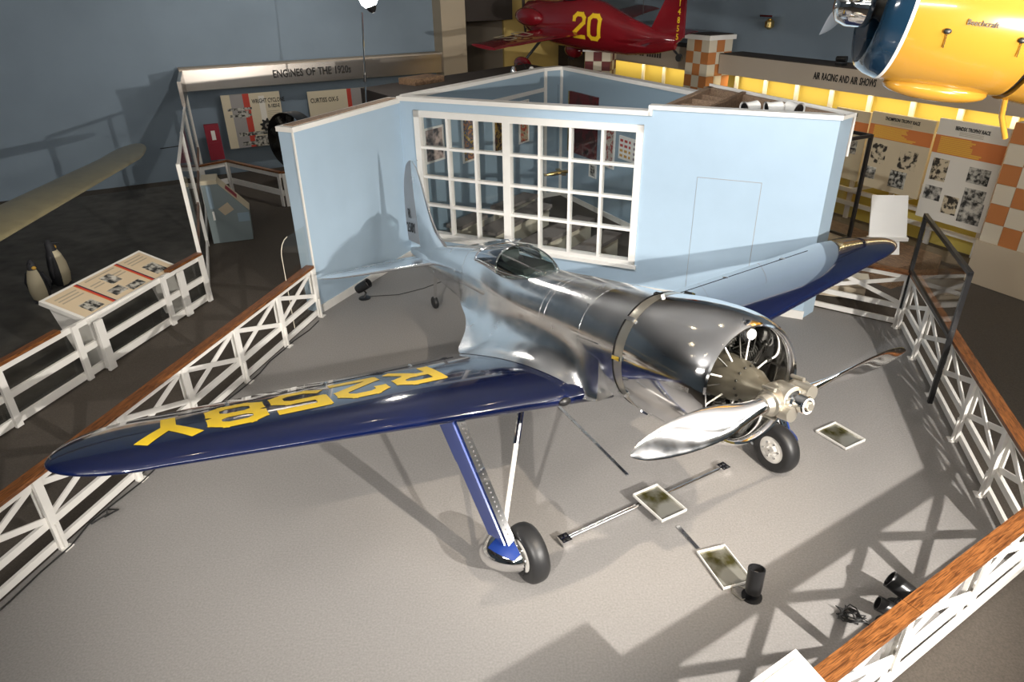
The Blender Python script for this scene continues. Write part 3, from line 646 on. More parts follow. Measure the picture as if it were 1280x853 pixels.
for sg, nm in ((1, 'right'), (-1, 'left')):
    rings = []
    for k in range(41):
        l = .30 + (L_T0 - .30) * k / 24 if k <= 24 else L_T0 + (L_T1 - L_T0) * math.sin(PI / 2 * (k - 24) / 16)
        if k == 40: l = L_T1 - 0.0008
        le, te, wm, t = wing_sec(l); c = te - le
        up = [L(le + c * x, sg * l, wm + c * foil(x, t)[0]) for x in XC]; dn = [L(le + c * x, sg * l, wm + c * foil(x, t)[1]) for x in XC[1:-1]]
        rings.append(up + dn[::-1])
    wg = MB().loft(rings).build('wing', 'navy', plane, 60)
    # aileron line and hinge fairings
    MB().tube([L(TEf(l) - .26, sg * l, wing_top(TEf(l) - .26, l) + .001) for l in [1.2 + .3 * i for i in range(10)]], .004, 4).build('aileron_gap', 'black', wg)
    for l in (1.7, 2.6, 3.5): MB().ball(L(TEf(l) - .24, sg * l, wing_top(TEf(l) - .24, l)), (.06, .022, .016), 8, 6).build('hinge_fairing', 'alu_dull', wg, 60)
    # leading edge inlet near the root
    le = LEf(.78)
    MB().ball(L(le + .012, sg * .80, wing_sec(.8)[2] - .005), (.03, .07, .04), 10, 6).build('inlet', 'black', wg, 60)
    # root fillet
    OUT = [(1.62, .57), (1.8, .66), (2.2, .80), (2.8, .92), (3.4, 1.02), (3.65, 1.02), (3.85, .90), (4.15, .70), (4.5, .53), (4.9, .40), (5.1, .33)]
    rr_ = []
    for k in range(40):
        a = 1.62 + (5.1 - 1.62) * k / 39; l1 = smooth_tab(OUT, a); hw = smooth_tab(F_HW, a)
        if a < 1.80: wo = -.40
        elif a <= 3.6: wo = wing_top(a, l1) + .004
        else: wo = wing_top(3.6, 1.0) + .004 + (a - 3.6) * .12
        l0, w0_ = fus(a, 0.22 if a < 4.2 else 0.1); l1 = max(l1, hw + .004)
        up = []
        for i in range(12):
            t = i / 11; c1l, c1w = l0 + .02 + .10 * (l1 - l0), wo + .03
            up.append(L(a, sg * ((1 - t)**2 * l0 + 2 * t * (1 - t) * c1l + t * t * l1), (1 - t)**2 * w0_ + 2 * t * (1 - t) * c1w + t * t * wo))
        lb, wb = fus(a, -0.75)
        dn = [L(a, sg * (l1 + (lb * .9 - l1) * t), wo - .01 + (wb - wo) * t * t) for t in (0.05, .35, .7, 1.0)]
        rr_.append(up + dn)
    MB().loft(rr_).build('wing_fillet', 'alu', plane, 50)
# registration letters on the right wing
GLY = {'R': [[(0, 0), (0, 1)], [(0, 1), (.7, 1), (1, .86), (1, .64), (.7, .5), (0, .5)], [(.45, .5), (1, 0)]],
       '2': [[(0, .74), (0, .86), (.25, 1), (.75, 1), (1, .86), (1, .66), (0, .16), (0, 0), (1, 0)]],
       '5': [[(1, 1), (0, 1), (0, .58), (.75, .58), (1, .44), (1, .14), (.75, 0), (.25, 0), (0, .14)]],
       '8': [[(.25, 1), (.75, 1), (1, .88), (1, .65), (.75, .53), (.25, .53), (0, .65), (0, .88), (.25, 1)], [(.25, .53), (0, .40), (0, .13), (.25, 0), (.75, 0), (1, .13), (1, .40), (.75, .53)]],
       'Y': [[(0, 1), (.5, .48), (1, 1)], [(.5, .48), (.5, 0)]]}
def glyph(mb, strokes, fn, wdt, hgt, sw):
    for pl_ in strokes:
        for i in range(len(pl_) - 1):
            p = Vector((pl_[i][0] * wdt, pl_[i][1] * hgt)); q = Vector((pl_[i + 1][0] * wdt, pl_[i + 1][1] * hgt)); d = (q - p).normalized(); n = Vector((-d.y, d.x)) * sw / 2
            p = p - d * sw * .36; q = q + d * sw * .36
            N = max(2, int((q - p).length / .05)); vs_ = []; fs_ = []
            for k in range(N + 1):
                c = p.lerp(q, k / N)
                for s_ in (-1, -.33, .33, 1): vs_.append(fn(c + n * s_))
            for k in range(N):
                for s_ in range(3): fs_.append((k * 4 + s_, k * 4 + s_ + 1, k * 4 + s_ + 5, k * 4 + s_ + 4))
            mb.add(vs_, fs_)
for i, (ch, l0) in enumerate(zip('R258Y', (1.66, 2.21, 2.75, 3.28, 3.80))):
    a_base = 3.06 - .045 * (l0 - 1.6)
    def fn(c, l0=l0, a_base=a_base):
        l, a = l0 + c.x, a_base - c.y; return L(a, l, wing_top(a, l) + .003)
    g_ = MB(); glyph(g_, GLY[ch], fn, .36, .50, .115); g_.build('registration_letter', 'yellow', plane, fix=False)

# canopy
C_TOP = [(3.16, .462), (3.35, .535), (3.55, .595), (3.75, .635), (3.95, .655), (4.2, .64), (4.5, .60), (4.75, .555)]
C_HW = [(3.16, .10), (3.35, .21), (3.55, .27), (3.75, .30), (3.95, .315), (4.2, .32), (4.5, .315), (4.75, .30)]
def can(a, u):   # u 0..1 over the arch
    hw, tp = smooth_tab(C_HW, a), smooth_tab(C_TOP, a); fb = 0.20
    base = min(tp - .02, fus(a, 1.0)[1] - .02)
    t = PI * u; return (hw * math.copysign(abs(math.cos(t)) ** .8, math.cos(t)), base + (tp - base) * math.sin(t) ** .85)
def can_sheet(a0, a1, n, name, m, u0=0.0, u1=1.0):
    rs = [[L(a0 + (a1 - a0) * k / n, *can(a0 + (a1 - a0) * k / n, u0 + (u1 - u0) * j / 16)) for j in range(17)] for k in range(n + 1)]
    return MB().loft(rs, False, False).build(name, m, plane, 60)
cpn = can_sheet(3.18, 3.92, 12, 'windshield', 'canopy')
cpr = can_sheet(3.95, 4.46, 8, 'canopy_rear', 'canopy_dark')
can_sheet(4.46, 4.75, 5, 'canopy_fairing', 'alu')
for a in (3.93, 4.46): MB().tube([L(a, *can(a, j / 20)) for j in range(21)], .012, 6).build('canopy_arch', 'chrome', plane, 60)
for u in (.27, .73): MB().tube([L(a, *can(a, u)) for a in [3.22 + .07 * i for i in range(11)]], .010, 6).build('windshield_strut', 'alu_dull', plane, 60)
for u in (.04, .96): MB().tube([L(a, *can(a, u)) for a in [3.2 + .127 * i for i in range(11)]], .010, 6).build('canopy_sill', 'alu_dull', plane, 60)
for u in (.20, .80): MB().tube([L(a, *can(a, u)) for a in (3.95, 4.1, 4.3, 4.46)], .007, 6).build('canopy_strip', 'chrome', plane, 60)
MB().tube([L(3.9, 0, .665), L(4.15, 0, .70), L(4.45, 0, .66)], .008, 6).build('canopy_handle', 'chrome', plane, 60)
MB().box(*[v for p in zip(L(3.45, -.2, .30), L(4.35, .2, .47)) for v in p]).build('cockpit_well', 'cockpit', plane)
MB().box(*[v for p in zip(L(4.12, -.12, .40), L(4.22, .12, .58)) for v in p]).build('seat_back', 'cockpit', plane)
# tail: fin, rudder, stabilisers
FLE = [(.20, 5.95), (.36, 6.12), (.50, 6.38), (.75, 6.58), (1.0, 6.70), (1.3, 6.83), (1.45, 6.92), (1.54, 7.0), (1.60, 7.10)]
FTE = [(.06, 7.70), (.3, 7.78), (.6, 7.77), (1.0, 7.69), (1.3, 7.57), (1.45, 7.46), (1.54, 7.36), (1.60, 7.2)]
def fin_ring(w_, a0, a1, th0, th1, n=14):
    P = [(a0 + (a1 - a0) * 0.5 * (1 - math.cos(PI * i / n))) for i in range(n + 1)]
    def tk(a):
        le, te = smooth_tab(FLE, w_), smooth_tab(FTE, w_); x = min(max((a - le) / max(te - le, .01), 0), 1); return foil(x, .085)[0] * 0 + max(te - le, .02) * 5 * .085 * (.2969 * math.sqrt(x) - .126 * x - .3516 * x * x + .2843 * x**3 - .1036 * x**4)
    return [L(a, tk(a), w_) for a in P] + [L(a, -tk(a), w_) for a in P[-2:0:-1]]
HG = 7.12
WS = [.12 + (1.598 - .12) * (1 - (1 - k / 24) ** 1.6) for k in range(25)]
MB().loft([fin_ring(w_, smooth_tab(FLE, w_), min(HG, max(smooth_tab(FLE, w_) + .02, HG - .0)) if smooth_tab(FLE, w_) < HG - .03 else smooth_tab(FLE, w_) + .01, 0, 0) for w_ in WS]).build('fin', 'alu', plane, 50)
MB().loft([fin_ring(w_, max(HG + .012, smooth_tab(FLE, w_) + .02), smooth_tab(FTE, w_), 0, 0) for w_ in [.30 + (1.598 - .30) * (1 - (1 - k / 24) ** 1.6) for k in range(25)]]).build('rudder', 'fabric_silver', plane, 50)
def tailm(a, w_, l): # text on the right side of the rudder
    return Matrix.Translation(L(a, l, w_)) @ Matrix(((-1, 0, 0, 0), (0, 0, 1, 0), (0, 1, 0, 0), (0, 0, 0, 1)))
text('tail_letter', 'R', .22, 'letter_black', plane, tailm(7.44, .70, .045), .003, .9, 'CENTER')
text('tail_letters', '258Y', .22, 'letter_black', plane, tailm(7.44, .47, .048), .003, .82, 'CENTER')
MB().tube([L(7.10, 0, 1.585), L(6.85, 0, 1.60)], .006, 6).build('fin_pitot', 'chrome', plane)
for sg in (1, -1):
    SLE = [(.05, 6.42), (.3, 6.50), (1.0, 6.66), (1.4, 6.78), (1.6, 6.88), (1.72, 7.02)]; STE = [(.05, 7.32), (.3, 7.36), (1.0, 7.34), (1.4, 7.30), (1.6, 7.22), (1.72, 7.08)]
    rs = []; re_ = []
    for k in range(21):
        l = .05 + (1.72 - .05) * (1 - (1 - k / 20) ** 1.7); le, te = smooth_tab(SLE, l), smooth_tab(STE, l); c = te - le
        def ring(x0, x1):
            X = [x0 + (x1 - x0) * .5 * (1 - math.cos(PI * i / 10)) for i in range(11)]
            ty = lambda x: c * 5 * .09 * (.2969 * math.sqrt(x) - .126 * x - .3516 * x * x + .2843 * x**3 - .1036 * x**4)
            return [L(le + c * x, sg * l, .10 + ty(x)) for x in X] + [L(le + c * x, sg * l, .10 - ty(x)) for x in X[-2:0:-1]]
        rs.append(ring(0, .60)); re_.append(ring(.62, 1))
    MB().loft(rs).build('stabilizer', 'alu', plane, 50)
    MB().loft(re_).build('elevator', 'alu_dull', plane, 50)
# stabiliser root fairing
MB().ball(L(6.85, 0, .11), (.62, .16, .11), 20, 12).build('tail_fairing', 'alu', plane, 60)
# tail wheel
p_top, p_ax = L(6.75, 0, -.10), L(*GB(-5.62, 0, .10))
tw = MB().tube([p_top, p_ax], [.035, .02], 10).build('tail_strut', 'chrome', plane)
MB().lathe([(-.035, .05), (-.035, .085), (-.02, .10), (.02, .10), (.035, .085), (.035, .05)], p_ax, (0, 1, 0), 20, True).build('tail_wheel', 'rubber', tw, 50)
# main landing gear
for sg in (1, -1):
    ax_ = Vector(L(*GB(0, sg * 1.51, .265))); top = Vector(L(2.02, sg * 1.76, -.34)); low = ax_ + Vector((0.0, sg * .13, .02))
    leg = MB().tube([top, top.lerp(low, .55), low], [.05, .045, .04], 14).build('gear_leg', 'chrome', plane, 40)
    MB().tube([low, ax_ - Vector((0, sg * .13, 0))], .022, 10).build('axle', 'chrome', leg)
    u = (low - top).normalized()
    # trough plate with lightening holes, in front of the leg
    fo = Vector((-1, 0, 0)); pn = (fo - u * fo.dot(u)).normalized(); sd = u.cross(pn).normalized() * sg
    MB().beam(top + pn * .062, top.lerp(low, .93) + pn * .062, .075, .012, pn).build('trough_plate', 'chrome', leg)
    for k in range(26):
        c = top.lerp(low, .05 + .033 * k) + pn * .07; MB().lathe([(0, .009), (.003, .009)], c, pn, 8, True).build('rivet_hole', 'black', leg)
    # painted door on the outer side
    ou = Vector((0, sg, 0)); ou = (ou - u * ou.dot(u)).normalized()
    back = u.cross(ou).normalized(); back = back if back.x > 0 else -back
    q0, q1 = top + ou * .06 - u * .02, top.lerp(low, .90) + ou * .055
    W_ = [(-.055, .30), (-.055, .28), (-.055, .26), (-.055, .22)]
    pts_ = []
    for t, (wa, wb) in zip((0, .3, .33, 1), W_): c = q0.lerp(q1, t); pts_.append((c + back * wa, c + back * wb))
    poly = [p[0] for p in pts_] + [p[1] for p in pts_[::-1]]
    dm = MB(); n_ = len(poly); dm.add(poly + [p + ou * .018 for p in poly], [tuple(range(n_)), tuple(range(2 * n_ - 1, n_ - 1, -1))] + [(i, (i + 1) % n_, n_ + (i + 1) % n_, n_ + i) for i in range(n_)])
    dm.build('gear_door', 'gear_blue', plane)
    # lower fairing: bulged shell outside the wheel
    rs = []
    for k in range(17):
        t = k / 16; prof_h = math.sin(PI * min(1, t * 1.0)) ** .6
        row = []
        for j in range(13):
            v = -1 + 2 * j / 12
            cpt = ax_ + Vector((-.16 + .72 * t, sg * (.125 + .24 * (1 - v * v) * prof_h), .03 - .10 * t + v * .21 * prof_h))
            row.append(cpt)
        rs.append(row)
    fa = MB().loft(rs, False, False).build('wheel_fairing', 'chrome', plane, 60)
    # painted top of the fairing
    rs2 = [[p + Vector((0, sg * .004, .003)) for p in row[9:]] for row in rs[1:8]]
    MB().loft(rs2, False, False).build('fairing_paint', 'gear_blue', fa, 60)
    # tyre and hub
    MB().lathe([(-.075, .15), (-.09, .20), (-.085, .235), (-.055, .26), (-.02, .268), (.02, .268), (.055, .26), (.085, .235), (.09, .20), (.075, .15)], ax_, (0, 1, 0), 40).build('tyre', 'rubber', plane, 60)
    hb = MB().lathe([(-.07, .02), (-.085, .05), (-.07, .07), (-.078, .12), (-.07, .155), (.07, .155), (.078, .12), (.07, .07), (.085, .05), (.07, .02)], ax_, (0, 1, 0), 28, True).build('wheel_hub', 'white', plane, 40)
    for k in range(6):
        t = 2 * PI * k / 6
        for q in (-1, 1): MB().ball(ax_ + Vector((.09 * math.cos(t), q * .08, .09 * math.sin(t))), .016, 8, 5).build('hub_bolt', 'chrome', hb)
    # retraction strut
    s0 = Vector(L(2.12, sg * 1.06, -.44)); s1 = top.lerp(low, .80) + pn * .03
    mid = s0.lerp(s1, .35)
    st_ = MB().tube([s0, mid], .032, 10).build('side_strut', 'chrome', plane)
    MB().tube([mid, s1], .022, 10).build('strut_rod', 'white', st_)
    MB().tube([s0 + Vector((.05, -sg * .04, .03)), mid], .014, 8).build('strut_link', 'engine_dark', st_)
    MB().beam(s0 - Vector((.06, 0, -.03)), s0 + Vector((.1, 0, .03)), .05, .05).build('strut_bracket', 'white', st_)
    MB().tube([low, low + Vector((-.06, -sg * .06, -.10)), ax_ + Vector((-.05, sg * .10, -.16))], .010, 6).build('brake_line', 'cable', leg)

# ------------------------------------------------------------------ things on the platform floor
def tray(label, corners, z=0.035, fill=0.0):
    P = [Vector((*c, z)) for c in corners]; c = sum(P, Vector()) / 4
    d = (P[1] - P[0]).normalized(); n = Vector((-d.y, d.x, 0)); sx = ((P[1] - P[0]).length + (P[2] - P[3]).length) / 2; sy = ((P[2] - P[1]).length + (P[3] - P[0]).length) / 2
    r = root('drip_tray', label, 'tray', (c.x, c.y, 0), (d.x, d.y), group='drip trays on the platform')
    MB().box(-sx / 2, sx / 2, -sy / 2, sy / 2, 0.0, 0.012).build('tray_bottom', 'tray_fluid', r)
    rim = MB(); t = .008; hgt = .035
    rim.box(-sx / 2, sx / 2, -sy / 2, -sy / 2 + t, 0, hgt); rim.box(-sx / 2, sx / 2, sy / 2 - t, sy / 2, 0, hgt); rim.box(-sx / 2, -sx / 2 + t, -sy / 2 + t, sy / 2 - t, 0, hgt); rim.box(sx / 2 - t, sx / 2, -sy / 2 + t, sy / 2 - t, 0, hgt)
    rim.build('tray_rim', 'white', r)
    return r
t1 = tray('shallow metal drip tray lying across the tow bar', [(1.18, 5.38), (1.45, 5.53), (1.67, 5.15), (1.40, 4.99)])
t1.location.z = 0.075
tray('shallow metal drip tray beside the small black floor spotlight', [(1.64, 4.66), (1.92, 4.74), (2.07, 4.32), (1.79, 4.23)])
tray('shallow metal drip tray under the far propeller blade', [(3.46, 6.50), (3.75, 6.66), (3.98, 6.35), (3.70, 6.16)])
tb = root('tow_bar', 'long chrome bar with clamp ends lying under the nose', 'bar', (1.345, 5.35, 0), (1.77, 1.02))
TL = math.hypot(1.77, 1.02) / 2
MB().tube([(-TL, 0, .035), (TL, 0, .035)], .018, 12).build('bar_tube', 'chrome', tb, 40)
MB().tube([(-TL, .03, .03), (-.1, .035, .03)], .012, 10).build('bar_tube', 'chrome', tb, 40)
for sx in (-1, 1):
    e = MB().box(sx * TL - .05, sx * TL + .05, -.055, .055, .0, .06).build('clamp_block', 'chrome', tb)
    for q in (-1, 1):
        for q2 in (-1, 1): MB().lathe([(0, .014), (.006, .014)], (sx * TL + q * .024, q2 * .026, .06), (0, 0, 1), 10, True).build('clamp_hole', 'black', e)
cd = MB().beam((0.56, 7.16, .006), (1.20, 5.80, .006), .035, .012).build('floor_conduit', 'alu_dull'); tag(cd, 'long thin metal floor strip from under the wing to the tray', 'floor strip')
cd = MB().beam((1.56, 5.02, .006), (1.68, 4.72, .006), .04, .012).build('floor_conduit', 'alu_dull'); tag(cd, 'short metal floor strip between the two trays', 'floor strip')
def floor_spot(label, loc, d, tilt=.5, s=1.0):
    r = root('floor_spotlight', label, 'spotlight', (*loc, 0), d)
    MB().lathe([(0, .075 * s), (.015, .075 * s), (.02, .05 * s)], n=20, caps=True).build('base', 'black', r)
    MB().tube([(0, 0, .015), (0.02, .03, .07 * s), (0, .0, .12 * s)], .012 * s, 8).build('yoke', 'black', r)
    dd = Vector((math.cos(tilt), 0, math.sin(tilt)))
    cn = MB().lathe([(-.10 * s, .02), (-.10 * s, .055 * s), (-.06 * s, .06 * s), (.10 * s, .062 * s), (.10 * s, .052 * s), (.02, .045 * s)], (0, 0, .17 * s), dd, 20).build('lamp_can', 'black', r, 40)
    MB().lathe([(.04 * s, .0), (.045 * s, .05 * s)], (0, 0, .17 * s), dd, 16).build('lens', 'grey_print', cn)
    return r
floor_spot('small black can spotlight beside the drip tray', (2.00, 4.16), (0.15, 0.4), 1.35, 1.15)
floor_spot('black floor spotlight half hidden behind the oak handrail', (3.17, 4.02), (-0.8, 0.6), .4, 1.25)
floor_spot('second black floor spotlight against the near railing base', (2.99, 3.86), (-0.9, 0.4), .3, 1.0)
floor_spot('small floor spotlight beside the tail below the stabilizer', (-2.45, 10.55), (0.9, -0.3), .6, 1.3)
def tangle(label, c, n, rad, sd):
    q = random.Random(sd); pts = [(c[0] + math.cos(i * 1.7) * rad * q.uniform(.3, 1), c[1] + math.sin(i * 1.7) * rad * q.uniform(.3, 1), .01 + q.uniform(0, .05)) for i in range(n)]
    P = []
    for i in range(len(pts) - 1):
        for t in (0, .33, .66): P.append(tuple(pts[i][k] + (pts[i + 1][k] - pts[i][k]) * t + (q.uniform(-.02, .02) if k < 2 else 0) for k in range(3)))
    o = MB().tube(P, .006, 5).build('cable_coil', 'cable', None, 60); tag(o, label, 'cable')
tangle('tangle of black cable near the hidden floor spotlights', (2.74, 3.92), 22, .14, 4)
o = MB().tube([(2.80, 3.90, .01), (2.86, 3.80, .03), (2.92, 3.86, .01)], .007, 6).build('power_cable', 'cable'); tag(o, 'short black cable leading to the near floor spotlight', 'cable')
o = MB().tube([(2.0, 4.22, .012), (1.88, 4.30, .012), (1.84, 4.2, .012), (1.90, 4.12, .012), (1.98, 4.14, .012)], .006, 6).build('power_cable', 'hub'); tag(o, 'pale looped cable at the foot of the tray spotlight', 'cable')
q = random.Random(5)
o = MB().tube([(-4.75 + .245 * i * .33 + q.uniform(-.04, .04) + .10, 3.3 + i * .32, .012) for i in range(21)], .008, 6).build('power_cable', 'cable', None, 60); tag(o, 'black cable running along the left railing foot', 'cable')
o = MB().tube([(-4.18, 5.20, .012), (-4.05, 5.28, .06), (-4.12, 5.40, .02), (-3.98, 5.36, .05), (-4.10, 5.30, .01)], .010, 6).build('cable_coil', 'cable', None, 60); tag(o, 'knotted black cable beside the left railing post', 'cable')
o = MB().tube([(-2.4, 10.6, .012), (-1.9, 10.65, .012), (-1.5, 10.9, .012), (-1.2, 11.2, .012)], .006, 6).build('power_cable', 'cable', None, 60); tag(o, 'thin black cable curling behind the tail', 'cable')

# reading board on the near railing (bottom edge of the view)
nb = root('reading_board', 'cream reading board clipped to the near oak railing', 'sign board', (1.52, 2.56, 0), (0.848, 0.53))
def slant(r, x0, x1, y0, z0, y1, z1, th, m, name):
    return MB().slab([(x0, y0, z0), (x1, y0, z0), (x1, y1, z1), (x0, y1, z1)], th).build(name, m, r)
slant(nb, -.5, .33, -.35, .88, .155, 1.0, .02, 'white', 'board')
slant(nb, -.46, .29, -.31, .896, .115, .997, .004, 'board_cream', 'printed_sheet')
MB().box(-.10, -.05, -.12, -.07, .3, .91).build('bracket', 'white', nb)

# ------------------------------------------------------------------ left side: outer rail, reading table, polar exhibit
OD = Vector(azd(14.6)); O1 = Vector((-5.06, 10.62))
orl = root('railing', 'low white rail with oak cap enclosing the polar exhibit', 'railing', tuple(O1 - OD * 6.4), OD)
for x0, x1 in ((0, 3.55), (5.62, 6.4)): MB().box(x0, x1, -.05, .05, .80, .84).build('handrail_cap', 'wood', orl)
MB().box(0, 6.4, -.02, .02, .72, .795).build('top_rail', 'white', orl)
MB().box(0, 6.4, -.02, .02, .36, .45).build('middle_rail', 'white', orl)
MB().box(0, 6.4, -.02, .02, .02, .12).build('bottom_rail', 'white', orl)
for xx in (0.1, 1.35, 2.62, 3.75, 5.45, 6.36): MB().box(xx - .045, xx + .045, -.06, -.02, 0, .80).build('post', 'white', orl)
for k in range(5): MB().box(1.28 * k + .01, 1.28 * k + 1.27, .03, .036, .02, .78 if k != 1 else 1.5).build('clear_panel', 'acrylic', orl)
# reading table
td = (Vector((-5.16, 10.18)) - Vector((-5.59, 8.26))).normalized()
rt = root('reading_table', 'slanted white reading table with cream printed panel by the walkway', 'display table', (-5.59, 8.26, 0), (td.x, td.y))
TLn = 1.97
def sl(x0, x1, s0, s1, lift, th, m, name, par=rt):
    f = lambda s_: (.02 + s_ * .70, .76 + s_ * .235)
    (y0, z0), (y1, z1) = f(s0), f(s1)
    return MB().slab([(x0, y0, z0 + lift), (x1, y0, z0 + lift), (x1, y1, z1 + lift), (x0, y1, z1 + lift)], th).build(name, m, par)
top = sl(0, TLn, 0, 1, 0, .06, 'white', 'table_top')
pn_ = sl(.05, TLn - .05, .06, .94, .003, .004, mat('reading_panel_print', (0.66, 0.53, 0.36), 0.45), 'printed_panel')
for x in (.60, 1.40):
    sl(x - .035, x, .06, .94, .006, .003, 'red', 'printed_stripe', pn_); sl(x, x + .022, .06, .94, .006, .003, mat('navy_print', (0.02, 0.02, 0.05), .5), 'printed_stripe', pn_); sl(x - .05, x - .035, .06, .94, .006, .003, 'orange', 'printed_stripe', pn_)
for (x0, x1, s0, s1, m) in ((.20, .44, .16, .44, 'photo2'), (.72, .96, .20, .42, 'photo'), (.98, 1.26, .12, .30, 'photo2'), (.92, 1.12, .50, .80, 'photo'), (1.56, 1.80, .16, .52, 'photo2')):
    sl(x0, x1, s0, s1, .007, .003, m, 'photo_print', pn_)
for (x0, x1, s) in ((.72, 1.30, .86), (.12, .5, .80), (.12, .48, .72), (.12, .5, .64), (1.12, 1.3, .70), (1.12, 1.32, .62), (.68, .88, .70), (.68, .88, .62), (1.5, 1.85, .84), (1.5, 1.85, .76), (1.5, 1.85, .68)):
    sl(x0, x1, s, s + .03, .007, .002, 'text_grey', 'printed_text', pn_)
for xx in (.06, TLn - .16):
    MB().slab([(xx, -.02, 0), (xx, .06, .70), (xx, .68, .92), (xx, .40, 0)][::1], .03).build('support', 'white', rt)
    MB().box(xx - .05, xx + .08, -.06, -.02, 0, .74).build('support_face', 'white', rt)
MB().slab([(TLn - .05, -.02, .02), (TLn - .05, .45, .02), (TLn - .05, .35, .78), (TLn - .05, .0, .74)], .02).build('support', 'white', rt)
# polar exhibit floor + penguins
o = MB().prism([tuple(O1 - OD * 6.4 + Vector((-.05, 0))), tuple(O1 + Vector((-.05, 0))), (-8.3, 18.5), (-13, 16.0), (-11, 3)], -0.01, 0.0).build('floor_polar', 'snow'); tag(o, 'dim icy ground inside the polar exhibit', 'ground', kind='structure')
def penguin(label, loc, d, s):
    r = root('penguin_figure', label, 'penguin', (*loc, 0), d, group='penguin figures')
    prof = [(.03, .10), (.08, .16), (.25, .18), (.45, .165), (.62, .125), (.70, .09), (.76, .085), (.82, .075), (.88, .045), (.905, .004)]
    rs = []
    for t, rr__ in prof: rs.append([(s * (.02 * math.sin(t * 4) + math.cos(2 * PI * j / 20) * rr__ * .92), s * math.sin(2 * PI * j / 20) * rr__, s * t) for j in range(20)])
    b = MB().loft(rs).build('body', 'penguin_black', r, 60)
    rs = []
    for t, rr__ in prof[:6]: rs.append([(s * (.02 * math.sin(t * 4) + math.cos(a_) * (rr__ * .92 + .006)), s * math.sin(a_) * (rr__ + .006), s * t) for a_ in [-1.1 + 2.2 * j / 8 for j in range(9)]])
    MB().loft(rs, False, False).build('belly', 'penguin_white', r, 60)
    MB().ball((s * .055, s * .05, s * .74), (s * .035, s * .05, s * .04), 8, 6).build('neck_patch', 'penguin_gold', r, 60)
    MB().tube([(s * .05, 0, s * .835), (s * .12, 0, s * .835), (s * .17, 0, s * .822)], [s * .025, s * .014, s * .003], 8).build('beak', 'penguin_black', r)
    for q in (-1, 1):
        MB().tube([(0, q * s * .13, s * .62), (-.01, q * s * .20, s * .42), (-.03 * s, q * s * .19, s * .22)], [s * .035, s * .045, s * .015], 8).build('flipper', 'penguin_black', r, 60)
        MB().ball((s * .10, q * s * .07, s * .02), (s * .09, s * .05, s * .02), 8, 5).build('foot', 'penguin_black', r, 60)
    MB().tube([(-.10 * s, 0, s * .10), (-.22 * s, 0, s * .02)], [s * .05, s * .01], 8).build('tail', 'penguin_black', r)
penguin('taller penguin figure with golden neck behind the reading table', (-7.95, 11.35), (.8, .2), .95)
penguin('smaller penguin figure facing away, left of the taller one', (-7.90, 10.70), (.2, -.9), .82)
# old aircraft wing in the polar exhibit
vw = root('vintage_wing', 'long varnished tan aircraft wing jutting over the polar exhibit', 'aircraft wing', (-7.45, 14.7, 0), (0.10, -1.0))
rs = []
for k in range(26):
    x = 10.0 * (k / 25) ** 1.6; q = min(1, x / 1.6); c = .85 * math.sqrt(max(0.0004, 1 - (1 - q) ** 2)) * (.72 + .05 * x)
    lead = .12 + .62 * (c / 1.25) * .62
    P = []
    for i in range(24):
        t = 2 * PI * i / 24; P.append((x, -c * .55 * math.cos(t) * 1.0 - .25 * (1 - q), 1.78 + .022 * x + .075 * c * math.sin(t) * (1.25 if math.sin(t) > 0 else .7)))
    rs.append(P)
MB().loft(rs).build('wing_panel', 'old_wing', vw, 60)
MB().tube([(.5, .35, 1.76), (.1, .60, 1.72), (.05, .72, 1.72)], .010, 6).build('pitot_tube', 'black', vw)
MB().tube([(7.5, .2, 1.72), (7.5, .15, .0)], .03, 8).build('support_post', 'tan', vw)
# tall glass side screen between the polar exhibit and the engines
G0, G1 = Vector((-5.10, 10.72)), Vector((-8.15, 18.45)); gd2 = (G1 - G0).normalized(); GL2 = (G1 - G0).length
gsr = root('glass_partition', 'tall white framed glass partition beside the engines exhibit', 'glass partition', tuple(G0), (gd2.x, gd2.y))
for k in range(4):
    x = GL2 * k / 3; MB().box(x - .04, x + .04, -.03, .03, 0, 2.25).build('stile', 'white', gsr)
    if k < 3:
        MB().box(x + .04, x + GL2 / 3 - .04, -.005, .005, .95, 2.20).build('pane', 'acrylic', gsr)
        MB().box(x + .04, x + GL2 / 3 - .04, -.02, .02, .84, .92).build('rail', 'wood', gsr)
        MB().box(x + .04, x + GL2 / 3 - .04, -.02, .02, .05, .14).build('rail', 'white', gsr)
        MB().box(x + .04, x + GL2 / 3 - .04, -.02, .02, 2.20, 2.25).build('rail', 'white', gsr)
MB().box(GL2 - 2.3, GL2, -.04, .04, 2.25, 2.78).build('fascia', 'steel_sign', gsr)

# ------------------------------------------------------------------ engines exhibit (left back)
EN = Vector((-8.25, 18.56))
sg_ = root('overhead_sign', 'long brushed steel sign lettered ENGINES OF THE 1920s', 'sign', (EN.x, EN.y, 0), DU)
MB().box(0, 7.15, -.06, .06, 2.28, 2.80).build('sign_band', 'steel_sign', sg_)
MB().box(0, 7.15, -.08, .4, 2.78, 2.82).build('sign_cap', 'tan_grey', sg_)
words('sign_lettering', 'ENGINES OF THE 1920s', .27, 'letter_black', sg_, 2.25, -.066, 2.46, .006, .74)
def board(label, x0, x1, z0, z1, y=.12):
    r = root('exhibit_board', label, 'exhibit board', (EN.x, EN.y, 0), DU)
    MB().box(x0, x1, y - .03, y, z0, z1).build('panel', 'board_cream', r); return r
b1 = board('cream exhibit board headed with a red stripe and radial engine photo', .86, 2.36, .72, 2.10)
MB().box(1.08, 1.40, .086, .09, .72, 2.10).build('printed_band', 'grey_print', b1)
MB().box(1.40, 1.56, .085, .09, .72, 2.10).build('printed_band', 'red', b1)
MB().box(1.80, 1.95, .086, .09, 1.3, 2.02).build('printed_band', 'board_white', b1)
